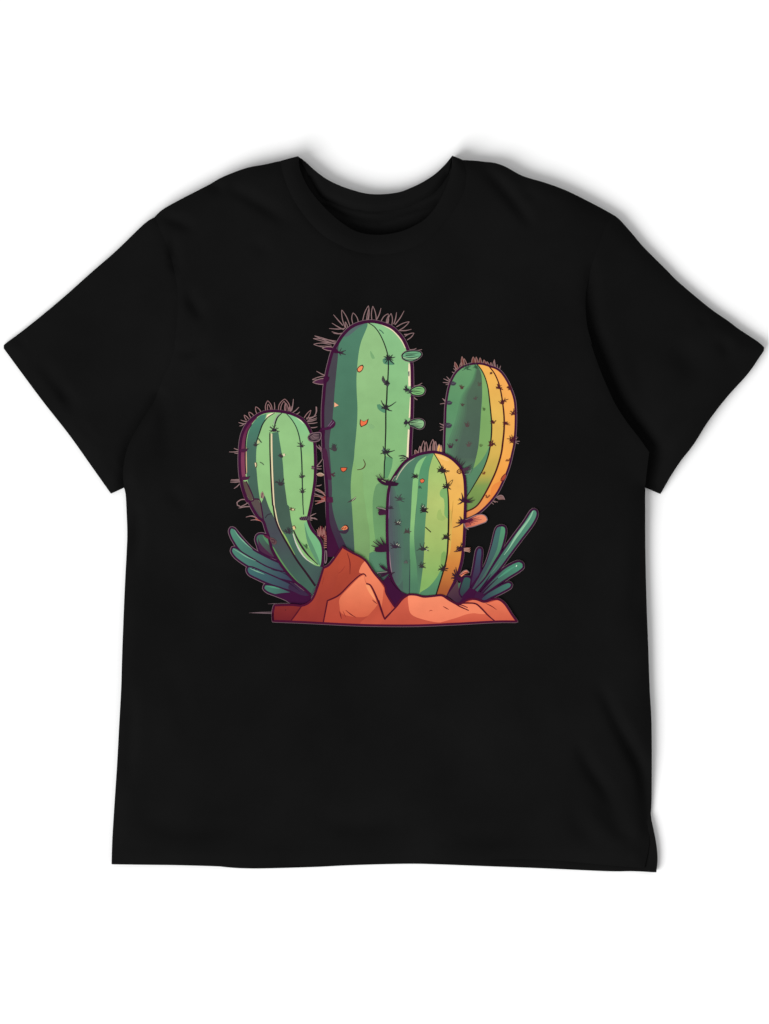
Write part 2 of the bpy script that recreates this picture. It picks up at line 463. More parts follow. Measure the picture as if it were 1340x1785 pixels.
class Layer:
    def __init__(self, base):
        self.f = []; self.c = []; self.z = base; self.h = 0.0; self.line = False
        self.px = []; self.py = []; self.zz = []
    def add(self, pts, faces, cols, line=False):
        self.h += 1.2e-6 if (line and self.line) else 4e-6      # each pass of ink lies on the one before
        self.line = line
        z = self.h; b = len(self.px)
        for p in pts:
            self.px.append(p[0]); self.py.append(p[1]); self.zz.append(z)
        self.f += [tuple(b + i for i in f) for f in faces]
        self.c += cols
    def fill(self, pts, c0, c1=None, ax=None, closed_smooth=True, step=3.0):
        """c0 -> c1 along the axis ax = ((x0,y0),(x1,y1)); one ink when c1 is None"""
        poly = clean(smooth(pts, True, step) if closed_smooth else [p[:2] for p in pts])
        if area2(poly) < 0:
            poly = poly[::-1]
        poly = resample(poly, 5.0, 0.2)
        n = len(poly)
        # inner points on one common grid keep every layer parallel to the cloth
        gx, gy = np.meshgrid(np.arange(math.floor(min(p[0] for p in poly) / 6) * 6, max(p[0] for p in poly), 6.0), np.arange(math.floor(min(p[1] for p in poly) / 6) * 6, max(p[1] for p in poly), 6.0))
        gx, gy = gx.ravel(), gy.ravel()
        if len(gx):
            m = inside(gx, gy, poly); gx, gy = gx[m], gy[m]
            m = seg_dist(gx, gy, poly) > 1.2 if len(gx) else m; gx, gy = gx[m] if len(gx) else gx, gy[m] if len(gy) else gy
        V, E, F, ov, oe, of = delaunay_2d_cdt([Vector(p) for p in poly] + [Vector((x, y)) for x, y in zip(gx, gy)], [(i, (i + 1) % n) for i in range(n)], [list(range(n))], 1, 1e-5)
        stops = [(0, c0), (1, c1)] if (c1 is not None and not isinstance(c1, list)) else ([(0, c0)] if c1 is None else c1)
        L = [(t, np.array(lin(c))) for t, c in stops]
        cols = []
        for v in V:
            if len(L) == 1:
                cc = L[0][1]
            else:
                (ax0, ay0), (ax1, ay1) = ax
                t = ((v[0] - ax0) * (ax1 - ax0) + (v[1] - ay0) * (ay1 - ay0)) / ((ax1 - ax0) ** 2 + (ay1 - ay0) ** 2)
                t = min(1, max(0, t))
                cc = L[-1][1]
                for (t0, a), (t1, b) in zip(L[:-1], L[1:]):
                    if t <= t1:
                        u = max(0, (t - t0) / (t1 - t0)); cc = a + (b - a) * u
                        break
            cols.append(tuple(cc / INK_E))
        self.add([(v[0], v[1]) for v in V], F, cols)
    def stroke(self, pts, w, col, taper=(1, 1), curve=True, step=2.5):
        line = cr(pts, step) if (curve and len(pts) > 2 and not any(len(p) > 2 for p in pts)) else smooth(pts, False, step)
        fine = []
        for a, b in zip(line[:-1], line[1:]):
            kk = max(1, int(math.hypot(b[0] - a[0], b[1] - a[1]) / 5))
            fine += [(a[0] + (b[0] - a[0]) * j / kk, a[1] + (b[1] - a[1]) * j / kk) for j in range(kk)]
        line = fine + [line[-1]]
        line = [p for i, p in enumerate(line) if i == 0 or math.hypot(p[0] - line[i - 1][0], p[1] - line[i - 1][1]) > 0.05]
        n = len(line)
        if n < 2:
            return
        P = []; 
        for i, p in enumerate(line):
            a = line[max(0, i - 1)]; b = line[min(n - 1, i + 1)]
            tx, ty = b[0] - a[0], b[1] - a[1]
            l = math.hypot(tx, ty) or 1
            t = i / (n - 1)
            ww = w * 0.5 * ((taper[0] + (1 - taper[0]) * min(1, t * 2)) if t < 0.5 else (1 + (taper[1] - 1) * (t - 0.5) * 2))
            P.append((p[0] - ty / l * ww, p[1] + tx / l * ww)); P.append((p[0] + ty / l * ww, p[1] - tx / l * ww))
        c = tuple(np.array(lin(col)) / INK_E)
        self.add(P, [(2 * i, 2 * i + 1, 2 * i + 3, 2 * i + 2) for i in range(n - 1)], [c] * len(P), True)
    def loop(self, base, tip, w, col=SPINE, lw=1.5, inner=None):
        """a spine drawn as a narrow pointed loop"""
        bx, by = base; tx, ty = tip
        dx, dy = tx - bx, ty - by
        l = math.hypot(dx, dy); nx, ny = -dy / l, dx / l
        h = w / 2
        if inner:
            self.fill([(bx + nx * h, by + ny * h, 1), (bx + dx * .5 + nx * h, by + dy * .5 + ny * h), (tx, ty, 1), (bx + dx * .5 - nx * h, by + dy * .5 - ny * h), (bx - nx * h, by - ny * h, 1)], inner)
        for s in (1, -1):
            self.stroke([(bx + nx * h * s, by + ny * h * s), (bx + dx * .45 + nx * h * s * .95, by + dy * .45 + ny * h * s * .95), (bx + dx * .8 + nx * h * s * .5, by + dy * .8 + ny * h * s * .5), (tx, ty)], lw, col, (1, .7))
    def tuft(self, x, y, r, n=6, col=LINE, seed=0, spread=(200, 340), w=1.3, blob=True):
        """a small sketched bunch of spines"""
        q = random.Random(int(x * 13 + y * 7) + seed)
        if blob:
            self.fill([(x - r * .5, y), (x - r * .1, y - r * .28), (x + r * .5, y - r * .1), (x + r * .35, y + r * .28), (x - r * .25, y + r * .3)], col)
        for i in range(n):
            a = math.radians(spread[0] + (spread[1] - spread[0]) * (i + q.uniform(.1, .9)) / n)
            l = r * q.uniform(.65, 1.2)
            ex, ey = x + math.cos(a) * l, y + math.sin(a) * l
            self.stroke([(x + q.uniform(-.35, .35) * r, y + q.uniform(-.1, .3) * r), ((x + ex) / 2 + q.uniform(-.15, .15) * r, (y + ey) / 2 + q.uniform(-.1, .1) * r), (ex, ey)], w * q.uniform(.9, 1.5), col, (1.1, .5))
    def build(self, name, parent, **props):
        H = flat_height(np.array(self.px), np.array(self.py)) + np.array(self.zz) + self.z
        co = [(*world_xy(x, y), h) for x, y, h in zip(self.px, self.py, H)]
        me = bpy.data.meshes.new(name)
        faces = []
        for f in self.f:
            a = sum(co[f[i]][0] * co[f[(i + 1) % len(f)]][1] - co[f[(i + 1) % len(f)]][0] * co[f[i]][1] for i in range(len(f)))
            faces.append(f if a > 0 else f[::-1])
        me.from_pydata(co, [], faces)
        at = me.color_attributes.new("ink", 'FLOAT_COLOR', 'POINT')
        buf = np.ones((len(co), 4), np.float32); buf[:, :3] = np.array(self.c)
        at.data.foreach_set("color", buf.ravel())
        return link(name, me, M_INK, parent, **props)

z1 = lambda p: Z(380, 520, 4.786, p)
z2 = lambda p: Z(540, 520, 6.091, p)
z3 = lambda p: Z(740, 600, 6.7, p)
z4 = lambda p: Z(640, 750, 6.091, p)
z5 = lambda p: Z(380, 800, 6.7, p)
z6 = lambda p: Z(540, 780, 7.444, p)
z7 = lambda p: Z(420, 930, 5.154, p)
z8 = lambda p: Z(660, 880, 4.467, p)
y1 = lambda p: Z(760, 760, 7.444, p)
y2 = lambda p: Z(380, 680, 6.7, p)
y3 = lambda p: Z(640, 760, 5.95, p)
y4 = lambda p: Z(380, 860, 6.7, p)
y5 = lambda p: Z(760, 860, 6.7, p)
one = lambda f, x, y: f([(x, y)])[0]

B = 0.00030
backing = Layer(B)
tall, right, clump_l, left, small, clump_r, rock = [Layer(B) for _ in range(7)]

# ---- outlines shared by the backing and the figures
T_top = z2([(150, 1700), (140, 1450), (138, 1200), (148, 1050), (158, 930), (180, 800), (205, 690), (240, 570), (300, 470), (345, 400), (410, 330), (480, 285), (560, 258), (630, 248), (700, 252), (790, 276), (870, 312), (935, 370), (985, 432), (1022, 505), (1048, 580), (1078, 700), (1084, 850), (1085, 1000), (1082, 1200), (1074, 1400), (1066, 1550), (1062, 1700)])
T_left = z6([(300, 1400), (262, 1200), (245, 1050), (232, 900), (226, 750), (222, 550), (207, 330), (195, 150)])
T_out = T_left + T_top
T_poly = T_out + [(714, 900), (700, 1020), (590, 1000)]
R_out = z3([(228, 1290), (232, 1100), (240, 900), (245, 750), (258, 640), (280, 520), (310, 430), (360, 340), (430, 275), (520, 240), (600, 230), (680, 235), (760, 260), (840, 290), (900, 340), (960, 430), (1010, 540), (1045, 650), (1058, 780), (1058, 950), (1050, 1080), (1040, 1180)]) + \
    y1([(985, 220), (950, 370), (905, 500), (860, 600), (800, 720), (730, 820), (650, 910), (560, 990), (470, 1045), (370, 1085)])
L_out = y4([(1080, 1185), (1000, 1110), (900, 1030), (800, 920), (700, 780), (625, 640), (595, 520), (560, 420), (530, 330), (470, 280), (410, 190), (360, 90)]) + \
    y2([(345, 1300), (305, 1200), (275, 1090), (255, 950), (250, 800), (258, 650), (275, 540), (310, 450), (360, 375), (430, 315), (520, 265), (620, 247), (720, 250), (830, 270), (920, 305), (990, 350), (1040, 410), (1085, 500), (1122, 590), (1133, 750), (1135, 900), (1130, 1050), (1110, 1200)]) + \
    y4([(1108, 0), (1085, 130), (1062, 240), (1050, 300), (1065, 360), (1100, 430), (1160, 500), (1205, 570), (1225, 650), (1225, 750), (1212, 860)])
S_out = y3([(400, 1690), (310, 1580), (262, 1500), (230, 1400), (215, 1300), (210, 1150), (205, 1000), (205, 850), (210, 680), (222, 560), (250, 470), (310, 370), (380, 280), (450, 230), (540, 190), (640, 170), (700, 168), (780, 185), (860, 225), (930, 285), (980, 350), (1005, 430), (1015, 560), (1015, 700), (1010, 850), (1005, 1000), (995, 1150), (980, 1280), (950, 1400), (910, 1500), (860, 1600), (830, 1670)])
K_out = z7([(288, 785, 1), (286, 712, 1), (302, 645, 1), (450, 641), (560, 645), (640, 590), (690, 470), (740, 310, 1), (800, 272), (910, 120, 1), (1000, 172), (1110, 235), (1200, 360), (1290, 465)]) + \
    z8([(60, 690), (125, 795, 1), (180, 730), (230, 700), (290, 700), (350, 715), (420, 710), (490, 705), (540, 735), (600, 768), (640, 768, 1), (700, 735), (760, 735), (820, 755), (880, 737), (930, 735), (980, 770), (1040, 860), (1075, 907, 1), (905, 908), (600, 925), (300, 938), (0, 938)]) + \
    z7([(1000, 818), (740, 805), (540, 795)])
blades_l = [
    y4([(440, 540), (455, 490), (500, 473), (560, 490), (600, 540), (640, 640), (700, 770, 1), (640, 745), (550, 710), (485, 672), (462, 610)]),
    y4([(133, 440), (150, 405), (185, 412), (230, 465), (310, 560), (400, 650), (500, 710), (620, 770), (740, 830), (810, 925, 1), (640, 885), (480, 812), (350, 740), (250, 660), (180, 560), (145, 490)]),
    y4([(155, 672), (168, 635), (212, 640), (300, 700), (420, 770), (560, 850), (700, 900), (830, 930), (910, 1040, 1), (700, 992), (500, 922), (350, 850), (230, 770), (180, 720)]),
    y4([(338, 900), (350, 860), (400, 860), (520, 910), (680, 980), (850, 1060), (970, 1135, 1), (900, 1150), (700, 1092), (560, 1042), (430, 982), (362, 945)]),
    y4([(533, 1108), (545, 1072), (595, 1068), (700, 1090), (850, 1150), (960, 1180), (1080, 1200, 1), (1030, 1280), (870, 1292, 1), (800, 1240), (680, 1190), (580, 1152)])]
blades_r = [
    y5([(308, 1010), (330, 975), (380, 975), (412, 1010), (395, 1100), (300, 1215, 1), (268, 1150)]),
    y5([(472, 670), (497, 636), (525, 642), (535, 690), (525, 800), (517, 920), (470, 1000), (395, 1100, 1), (410, 1000), (440, 850), (458, 740)]),
    y5([(690, 440), (715, 392), (765, 378), (803, 395), (812, 450), (790, 560), (750, 680), (680, 800), (600, 940), (500, 1130, 1), (400, 1130, 1), (490, 980), (580, 820), (640, 640), (670, 520)]),
    y5([(1105, 210), (1145, 188), (1175, 215), (1172, 270), (1120, 370), (1000, 530), (880, 690), (740, 880), (600, 1030), (480, 1165, 1), (430, 1140, 1), (560, 1000), (660, 850), (780, 670), (900, 500), (1020, 340)]),
    y5([(900, 815), (970, 795), (1012, 822), (1015, 862), (960, 912), (850, 980), (700, 1080), (560, 1180), (480, 1215, 1), (560, 1110), (680, 980), (790, 880)]),
    y5([(800, 1050), (850, 1038), (880, 1065), (865, 1100), (760, 1160), (650, 1212), (560, 1255), (500, 1222, 1), (600, 1160), (720, 1090)])]

# ---- backing: dark underlay with its pale cut edge
for pts, w, cl in ((T_out, 5.4, False), (R_out, 3.7, False), (L_out, 5.0, False), (S_out, 5.2, False)):
    backing.stroke(pts, w + 1.7, HALO)
for b in blades_l + blades_r:
    s = smooth(b, True); backing.stroke(s + s[:2], 5.9, HALO, curve=False)
s = smooth(K_out, True); backing.stroke(s + s[:2], 5.5, HALO, curve=False)
for b in blades_l + blades_r:
    s = smooth(b, True); backing.stroke(s + s[:2], 4.2, INK, curve=False)
s = smooth(K_out, True); backing.stroke(s + s[:2], 4.0, INK, curve=False)
for p in (z7([(240, 632), (330, 628), (450, 624)]), z7([(72, 713), (180, 708), (285, 706)]), z7([(100, 714), (200, 716), (285, 719)])):
    backing.stroke(p, 1.0, HALO, (.3, 1))

# ---- tall cactus
t = tall
G1 = (147, 191, 131); G2 = (136, 189, 129)
# spines round the crown
for bx, by, tx, ty in ((350, 290, 250, 175), (372, 322, 205, 322), (360, 335, 235, 265), (335, 380, 232, 355), (345, 372, 250, 372), (710, 225, 755, 105), (890, 275, 920, 150), (902, 282, 1000, 135), (955, 345, 1078, 330), (1000, 385, 1070, 372), (1060, 555, 1190, 545), (1060, 548, 1130, 532), (1105, 935, 1192, 900), (1105, 1055, 1142, 1080), (175, 825, 70, 775)):
    t.stroke(z2([(bx, by), ((bx + tx) / 2 + 4, (by + ty) / 2 + 6), (tx, ty)]), 1.7, SPINE, (1, .5))
for bx, by, tx, ty, w in ((400, 305, 338, 125, 55), (485, 262, 458, 155, 62), (585, 240, 622, 80, 50), (610, 240, 628, 105, 20), (682, 240, 668, 85, 48), (785, 255, 830, 165, 62), (845, 280, 862, 162, 50), (820, 262, 832, 190, 22), (930, 325, 1055, 250, 46), (1020, 425, 1105, 370, 46), (395, 318, 375, 250, 20)):
    t.loop(one(z2, bx, by), one(z2, tx, ty), w / 6.091)
for bx, by, tx, ty, w, c in ((275, 470, 35, 428, 26, None), (270, 480, 50, 400, 18, None), (250, 505, 40, 490, 50, None), (240, 540, 130, 530, 40, INK), (160, 840, 25, 865, 30, None), (185, 880, 30, 893, 62, (78, 36, 66))):
    t.loop(one(z2, bx, by), one(z2, tx, ty), w / 6.091, inner=c)
for k in range(0, 4, 2):
    t.stroke(z2([(230, 500 + k * 6), (150, 480 + k * 14), (70 + k * 12, 478 + k * 14)]), 1.0, SPINE, (1, .5))
t.fill(T_poly, G1, (122, 168, 104), ((0, 640), (0, 960)))
# right-hand rib
rib = z2([(620, 262), (680, 300), (735, 370), (780, 460), (812, 550), (830, 630), (833, 720), (828, 850), (820, 950), (815, 1080), (806, 1200), (805, 1400), (800, 1550), (797, 1700)]) + z6([(967, 200), (962, 400)])
t.fill([rib[0] + (1,)] + rib[1:-1] + [rib[-1] + (1,)] + [(716, 850, 1)] + [p for p in T_top[::-1][:14]] + [(642, 561, 1)], (139, 193, 137), (134, 184, 122), ((0, 560), (0, 780)))
# dark band
band = z2([(612, 262, 1), (612, 290), (590, 350), (545, 460), (520, 570), (505, 700), (495, 850), (497, 1000), (505, 1150), (502, 1300), (490, 1450), (475, 1600)]) + z6([(572, 140), (542, 330), (530, 500), (535, 650), (548, 800), (560, 1000), (572, 1200), (582, 1420, 1)])
leftside = T_out[:len(T_left) + 14]
t.fill(band + [p for p in leftside], (80, 130, 106), [(0, (80, 128, 104)), (.35, (75, 118, 95)), (.75, (74, 110, 90)), (1, (66, 80, 80))], ((0, 570), (0, 965)))
# dull violet edge of the band
vio = z2([(330, 420, 1), (303, 520), (296, 640), (280, 800), (265, 960), (255, 1100), (245, 1220), (236, 1330), (215, 1440), (205, 1560)]) + z6([(255, 30), (268, 200), (276, 300), (280, 400), (288, 550), (284, 700), (305, 850), (345, 990), (400, 1130), (480, 1300), (520, 1420, 1)])
t.fill(vio + leftside[:len(T_left) + 9], (66, 64, 72), [(0, (70, 66, 74)), (.6, (72, 66, 76)), (1, (58, 40, 62))], ((0, 600), (0, 960)))
t.fill(z2([(345, 395), (400, 330), (470, 285), (600, 262, 1), (520, 310), (450, 370), (390, 410)]), (88, 104, 104))
# shades of the lower body
t.fill(z6([(612, 290, 1), (682, 320), (690, 500), (710, 700), (740, 900), (772, 1100), (780, 1420, 1), (582, 1420, 1), (572, 1200), (560, 1000), (548, 800), (537, 650), (532, 500), (545, 330), (570, 200)]), (133, 176, 112), (116, 152, 98), ((0, 830), (0, 960)))
t.fill(z6([(1000, 470, 1), (880, 470), (835, 560), (815, 700), (815, 850), (825, 1000), (842, 1150), (870, 1420, 1), (1050, 1420, 1)]), (102, 146, 100), (108, 156, 102), ((0, 840), (0, 960)))
t.fill(z7([(1150, 200), (1175, 165), (1330, 165, 1), (1330, 420, 1), (1230, 380), (1160, 270)]), (84, 128, 100))
t.fill(z7([(1235, 395, 1), (1330, 340, 1), (1330, 420, 1), (1280, 450, 1)]), (70, 92, 84))
t.fill(z6([(968, 110, 1), (1075, 140, 1), (1062, 250), (1010, 400, 1), (966, 400, 1)]), (96, 150, 104))
t.fill(z2([(640, 560), (665, 590), (690, 640), (665, 645), (645, 610)]), (122, 170, 116))
t.fill(z2([(620, 1340), (660, 1340), (685, 1375), (650, 1390), (625, 1370)]), (134, 178, 122))
t.fill(z2([(712, 1130), (740, 1125), (770, 1150), (800, 1170), (800, 1218), (760, 1205), (722, 1175)]), (86, 140, 106))
t.fill(z2([(772, 650), (800, 630), (840, 640), (900, 700), (850, 708), (785, 695)]), (86, 138, 108))
# cream light printed along the right edge
t.fill(z2([(715, 266, 1), (800, 290), (880, 330), (945, 392), (992, 455), (1024, 540, 1), (1008, 530), (975, 465), (930, 405), (870, 345), (800, 303)]), CREAM)
for p in ([(1046, 690), (1072, 700), (1074, 930), (1046, 938), (1042, 800)], [(1062, 1050), (1076, 1060), (1070, 1260), (1048, 1275)], [(1040, 1390), (1068, 1400), (1060, 1700), (1024, 1700)]):
    t.fill(z2([q + (1,) for q in p]), CREAM)
t.fill(z2([(1042, 780), (1056, 775), (1056, 830), (1046, 830)]), (120, 120, 112))
t.stroke(rib, 2.5, LINE, (.6, .8))
t.stroke(z2([(735, 335), (760, 350), (782, 376)]), 1.6, (70, 110, 90))
t.stroke(T_out, 5.2, INK)
t.fill(z6([(205, 700), (222, 1420, 1), (420, 1420, 1), (330, 1190), (280, 1060), (250, 930), (238, 820)]), INK)
t.fill(z6([(165, 30), (215, 30), (262, 300), (282, 420), (240, 420), (200, 250)]), (74, 34, 62))
t.fill(z2([(92, 1412, 1), (120, 1375), (128, 1300), (160, 1395), (150, 1480), (125, 1440)]), INK)
# orange flecks
def fleck(l, pts, col=(242, 140, 86)):
    l.fill(pts, (64, 32, 30)); 
    cx = sum(p[0] for p in pts) / len(pts); cy = sum(p[1] for p in pts) / len(pts)
    l.fill([(cx + (p[0] - cx) * .76, cy + (p[1] - cy) * .74) + tuple(p[2:]) for p in pts], col)
fleck(t, z2([(498, 755), (522, 722), (558, 706), (571, 722), (560, 762), (530, 790), (505, 785)]), (240, 146, 96))
fleck(t, z2([(532, 1284, 1), (572, 1308), (624, 1278, 1), (608, 1335), (575, 1356), (542, 1370), (528, 1340)]), (238, 116, 74))
t.fill(z2([(260, 1106, 1), (305, 1138, 1), (260, 1157, 1)]), (242, 172, 134))
fleck(t, z6([(394, 262, 1), (440, 258), (488, 262, 1), (472, 300), (430, 322), (402, 303)]), (226, 104, 66))
t.fill(z6([(345, 1072, 1), (420, 1082), (480, 1050), (505, 1040), (500, 1085), (470, 1118), (410, 1115)]), (60, 44, 62))
t.fill(z6([(400, 1060), (425, 1030), (460, 1012), (492, 1030), (485, 1058), (440, 1072)]), (226, 128, 84))
t.stroke(z6([(440, 1010), (478, 1012), (498, 1040), (490, 1075)]), 2.0, (64, 32, 36), (.6, .6))
t.stroke(z6([(410, 1060), (440, 1040), (450, 1060), (470, 1035)]), 1.2, (64, 32, 36))
t.stroke(z6([(692, 155), (718, 215), (700, 262), (660, 285), (612, 290)]), 1.9, (84, 44, 36), (.4, .4))
t.fill(z6([(484, 716, 1), (540, 676), (602, 636, 1), (592, 668), (545, 700)]), (72, 62, 62))
t.stroke(z6([(548, 690), (596, 645)]), 1.0, (180, 180, 150))
# bunches along the rib
for x, y, pts in ((830, 630, [(905, 625), (880, 600), (860, 650), (800, 620), (895, 700), (800, 690)]), (820, 920, [(775, 825), (765, 860), (848, 905)]), (800, 1165, [(755, 1085), (915, 1100), (872, 1198), (760, 1150)]), (800, 1630, [(775, 1570), (900, 1615), (875, 1700), (775, 1650), (850, 1600)])):
    for ex, ey in pts:
        t.stroke(z2([(x, y), ((x + ex) / 2, (y + ey) / 2 + 8), (ex, ey)]), 2.0, (44, 40, 46), (1, .45))
    t.fill(z2([(x - 22, y), (x, y - 16), (x + 22, y - 4), (x + 10, y + 18)]), (40, 38, 44))
t.fill(z2([(770, 828, 1), (785, 865), (830, 900), (848, 912), (825, 935), (785, 905), (762, 868)]), (74, 68, 74))
t.fill(z2([(772, 1600), (790, 1590), (800, 1640), (790, 1665), (772, 1640)]), (82, 100, 96))
# bunches near the left edge
for x, y, pts in ((310, 580, [(335, 530), (382, 555), (380, 600), (330, 610), (355, 580)]), (150, 860, [(210, 840)])):
    for ex, ey in pts:
        t.stroke(z2([(x, y), (ex, ey)]), 1.8, (62, 40, 58), (1, .4))
t.fill(z2([(255, 520), (300, 560), (330, 580), (290, 585), (250, 575)]), INK)
t.fill(z2([(125, 1378, 1), (190, 1365), (240, 1285, 1), (272, 1320), (255, 1370), (190, 1398), (130, 1398, 1)]), (70, 24, 60))
t.stroke(z2([(190, 1362), (238, 1300)]), 1.2, (120, 96, 120)); t.stroke(z2([(210, 1362), (258, 1312)]), 1.2, (120, 96, 120))
t.fill(z2([(150, 830), (205, 838), (195, 880), (150, 910)]), INK)
t.tuft(*one(z2, 258, 1585), 7, 5, (66, 62, 66), spread=(230, 300))
t.tuft(*one(z6, 285, 350), 6, 4, (80, 46, 60), spread=(300, 420))
t.fill(z6([(220, 650), (295, 645, 1), (300, 715, 1), (225, 710)]), (80, 30, 62))
# stub leaves on the right edge
for pts, c, mid in (([(978, 612), (1010, 574), (1100, 560), (1170, 570), (1187, 596), (1150, 640), (1085, 668), (1020, 660), (985, 638)], (108, 164, 124), [(1015, 606), (1120, 604)]),
                    ([(1062, 988), (1090, 958), (1140, 937), (1195, 940), (1222, 972), (1206, 1016), (1150, 1034), (1085, 1020)], (124, 180, 114), [(1075, 985), (1175, 990)]),
                    ([(1045, 1322), (1100, 1290), (1170, 1284), (1213, 1310), (1206, 1366), (1165, 1388), (1110, 1370), (1060, 1345)], (142, 186, 136), [(1050, 1325), (1150, 1312)])):
    s = smooth(z2(pts), True); t.stroke(s + s[:2], 3.4, HALO, curve=False)
    t.fill(z2(pts), c)
    s = smooth(z2(pts), True); t.stroke(s + s[:2], 1.9, (36, 34, 40), curve=False)
    t.stroke(z2(mid), 1.7, (36, 44, 42), (1, .3))
t.stroke(z2([(990, 628), (1070, 650), (1150, 632)]), 3.0, (168, 196, 154), (.3, .3))
t.stroke(z2([(990, 622), (1080, 632), (1160, 612)]), 1.3, (40, 52, 48), (.3, .3))
for k in range(3):
    t.stroke(z2([(1070, 1335 + k * 12), (1140, 1335 + k * 14), (1195, 1330 + k * 18)]), 1.1, (50, 66, 58), (1, .3))
for k in range(4):
    t.stroke(z2([(1090, 990), (1040, 970 + k * 14), (1010 + 4 * k, 945 + k * 20)]), 1.3, (58, 60, 62), (1, .3))
t.tuft(*one(z2, 1035, 1325), 5, 5, (56, 46, 58), spread=(120, 260))
for k in range(3):
    t.stroke(z6([(1270, 150 - k * 8), (1215, 110 + k * 25), (1150 + k * 12, 112 + k * 36)]), 2.2, (40, 26, 44), (1, .4))
for k in range(2):
    t.stroke(z6([(1265, 160 - k * 8), (1230, 130 + k * 25), (1170 + k * 12, 124 + k * 36)]), 1.1, (150, 180, 130), (1, .4))

for f_, pts in ((z2, [(1010, 585), (1090, 592), (1160, 580)]), (z2, [(1000, 640), (1080, 652), (1140, 640)]), (z2, [(1090, 970), (1150, 960), (1200, 965)]), (z2, [(1090, 1000), (1150, 1012), (1195, 1000)]), (z2, [(1080, 1350), (1140, 1368), (1180, 1372)]), (z2, [(1070, 1310), (1130, 1298), (1190, 1300)])):
    t.stroke(f_(pts), 1.3, (52, 84, 66), (.4, .3))
for x, y, rr in ((832, 640, 8), (805, 1165, 8), (802, 1635, 8), (822, 905, 5)):
    t.tuft(*one(z2, x, y), rr, 7, (46, 42, 48), seed=3, spread=(150, 390), w=1.4)
t.tuft(*one(z2, 262, 1610), 8, 7, (70, 60, 66), seed=5, spread=(180, 330))
for x, y in ((1032, 968), (1028, 1322)):
    t.tuft(*one(z2, x, y), 7, 7, (50, 44, 54), seed=8, spread=(110, 270), w=1.3)

# ---- right cactus
r = right
for bx, by, tx, ty, w in ((445, 265, 435, 145, 34), (480, 250, 460, 170, 24), (570, 232, 565, 150, 40), (610, 232, 600, 150, 26), (650, 238, 645, 160, 30), (700, 242, 690, 185, 30), (740, 256, 725, 205, 26), (380, 300, 350, 210, 30), (420, 270, 430, 210, 24), (800, 275, 810, 190, 18), (775, 268, 770, 215, 18)):
    r.loop(one(z3, bx, by), one(z3, tx, ty), w / 6.7, col=(146, 108, 102), lw=1.4, inner=(112, 62, 54) if w > 24 else None)
for bx, by, tx, ty in ((370, 320, 335, 285), (385, 300, 340, 255), (355, 345, 318, 325), (300, 430, 255, 380), (295, 440, 220, 405), (290, 455, 212, 448), (290, 465, 245, 475), (250, 665, 205, 635), (240, 690, 178, 700), (245, 680, 215, 645), (235, 960, 172, 925), (230, 975, 178, 965), (232, 985, 175, 1010), (235, 955, 200, 935), (825, 275, 812, 180), (850, 285, 845, 240), (870, 300, 885, 255), (1055, 1120, 1085, 1085), (1050, 1135, 1108, 1135), (1050, 1145, 1095, 1165), (1055, 1110, 1070, 1080), (790, 270, 800, 215)):
    r.stroke(z3([(bx, by), (tx, ty)]), 1.6, SPINE, (1, .6))
line1 = z3([(610, 236), (660, 300), (700, 380), (735, 500), (755, 650), (770, 800), (780, 920), (778, 1050), (765, 1180)]) + y1([(670, 270), (610, 430), (530, 570), (440, 720), (385, 800)])
line2 = z3([(750, 262), (810, 340), (860, 450), (890, 570), (910, 700), (925, 850), (925, 1000), (910, 1150)]) + y1([(840, 240), (780, 440), (700, 620), (620, 770), (550, 880), (480, 940), (380, 985)])
r.fill(R_out + [(808, 906, 1), (790, 850), (774, 790, 1)], (245, 178, 90), [(0, (246, 170, 88)), (.5, (240, 172, 84)), (.75, (240, 158, 72)), (1, (226, 140, 82))], ((0, 640), (0, 900)))
r.fill(line1[:1] + line1[1:] + [(810, 895, 1)] + line2[::-1] + [(835, 636, 1)], (242, 178, 88), [(0, (244, 178, 88)), (.35, (228, 182, 88)), (.62, (208, 172, 82)), (.74, (188, 168, 80)), (.82, (124, 152, 82)), (1, (108, 140, 78))], ((815, 635), (828, 895)))
r.fill([line1[0] + (1,)] + line1[1:-1] + [line1[-1] + (1,), (800, 860, 1), (774, 800, 1)] + R_out[:10], (98, 156, 104), [(0, (100, 150, 103)), (.3, (93, 145, 102)), (.65, (92, 138, 102)), (1, (82, 118, 92))], ((0, 640), (0, 870)))
# darker inner rib, blended over several narrow tones
for k in range(6):
    u = k / 5
    col = tuple(int(a + (b - a) * u) for a, b in zip((90, 140, 98), (78, 102, 82)))
    col2 = tuple(int(a + (b - a) * u) for a, b in zip((86, 124, 96), (76, 96, 84)))
    r.fill(z3([(600 + 3 * k, 250 + 6 * k, 1), (548 + 8 * k, 420), (430 + 14 * k, 600), (380 + 22 * k, 800), (340 + 24 * k, 950), (270 + 28 * k, 1150), (258 + 26 * k, 1290), (300 + 30 * k, 1420, 1), (590, 1400, 1), (625, 1200), (642, 1000), (655, 800), (668, 600), (664, 400), (640, 300)]), col, col2, ((0, 660), (0, 790)))
r.fill(z3([(300, 1330, 1), (260, 1420), (330, 1560, 1), (480, 1560, 1), (590, 1400, 1), (600, 1330, 1)]), (78, 98, 84), (86, 128, 98), ((0, 800), (0, 826)))
r.fill(z3([(660, 320, 1), (668, 450), (670, 620), (657, 820), (645, 1000), (628, 1180)]) + y1([(545, 150), (512, 300), (480, 425, 1), (560, 350), (640, 235), (690, 125)]) + z3([(775, 1000), (772, 860), (752, 660), (730, 500), (697, 390)]), (126, 170, 102), (124, 164, 96), ((0, 680), (0, 800)))
r.fill(y1([(692, 125, 1), (640, 235), (560, 350), (480, 425), (370, 470, 1), (380, 800, 1), (440, 720), (530, 570), (610, 430), (670, 270)]), (92, 142, 102), (84, 124, 98), ((0, 790), (0, 860)))
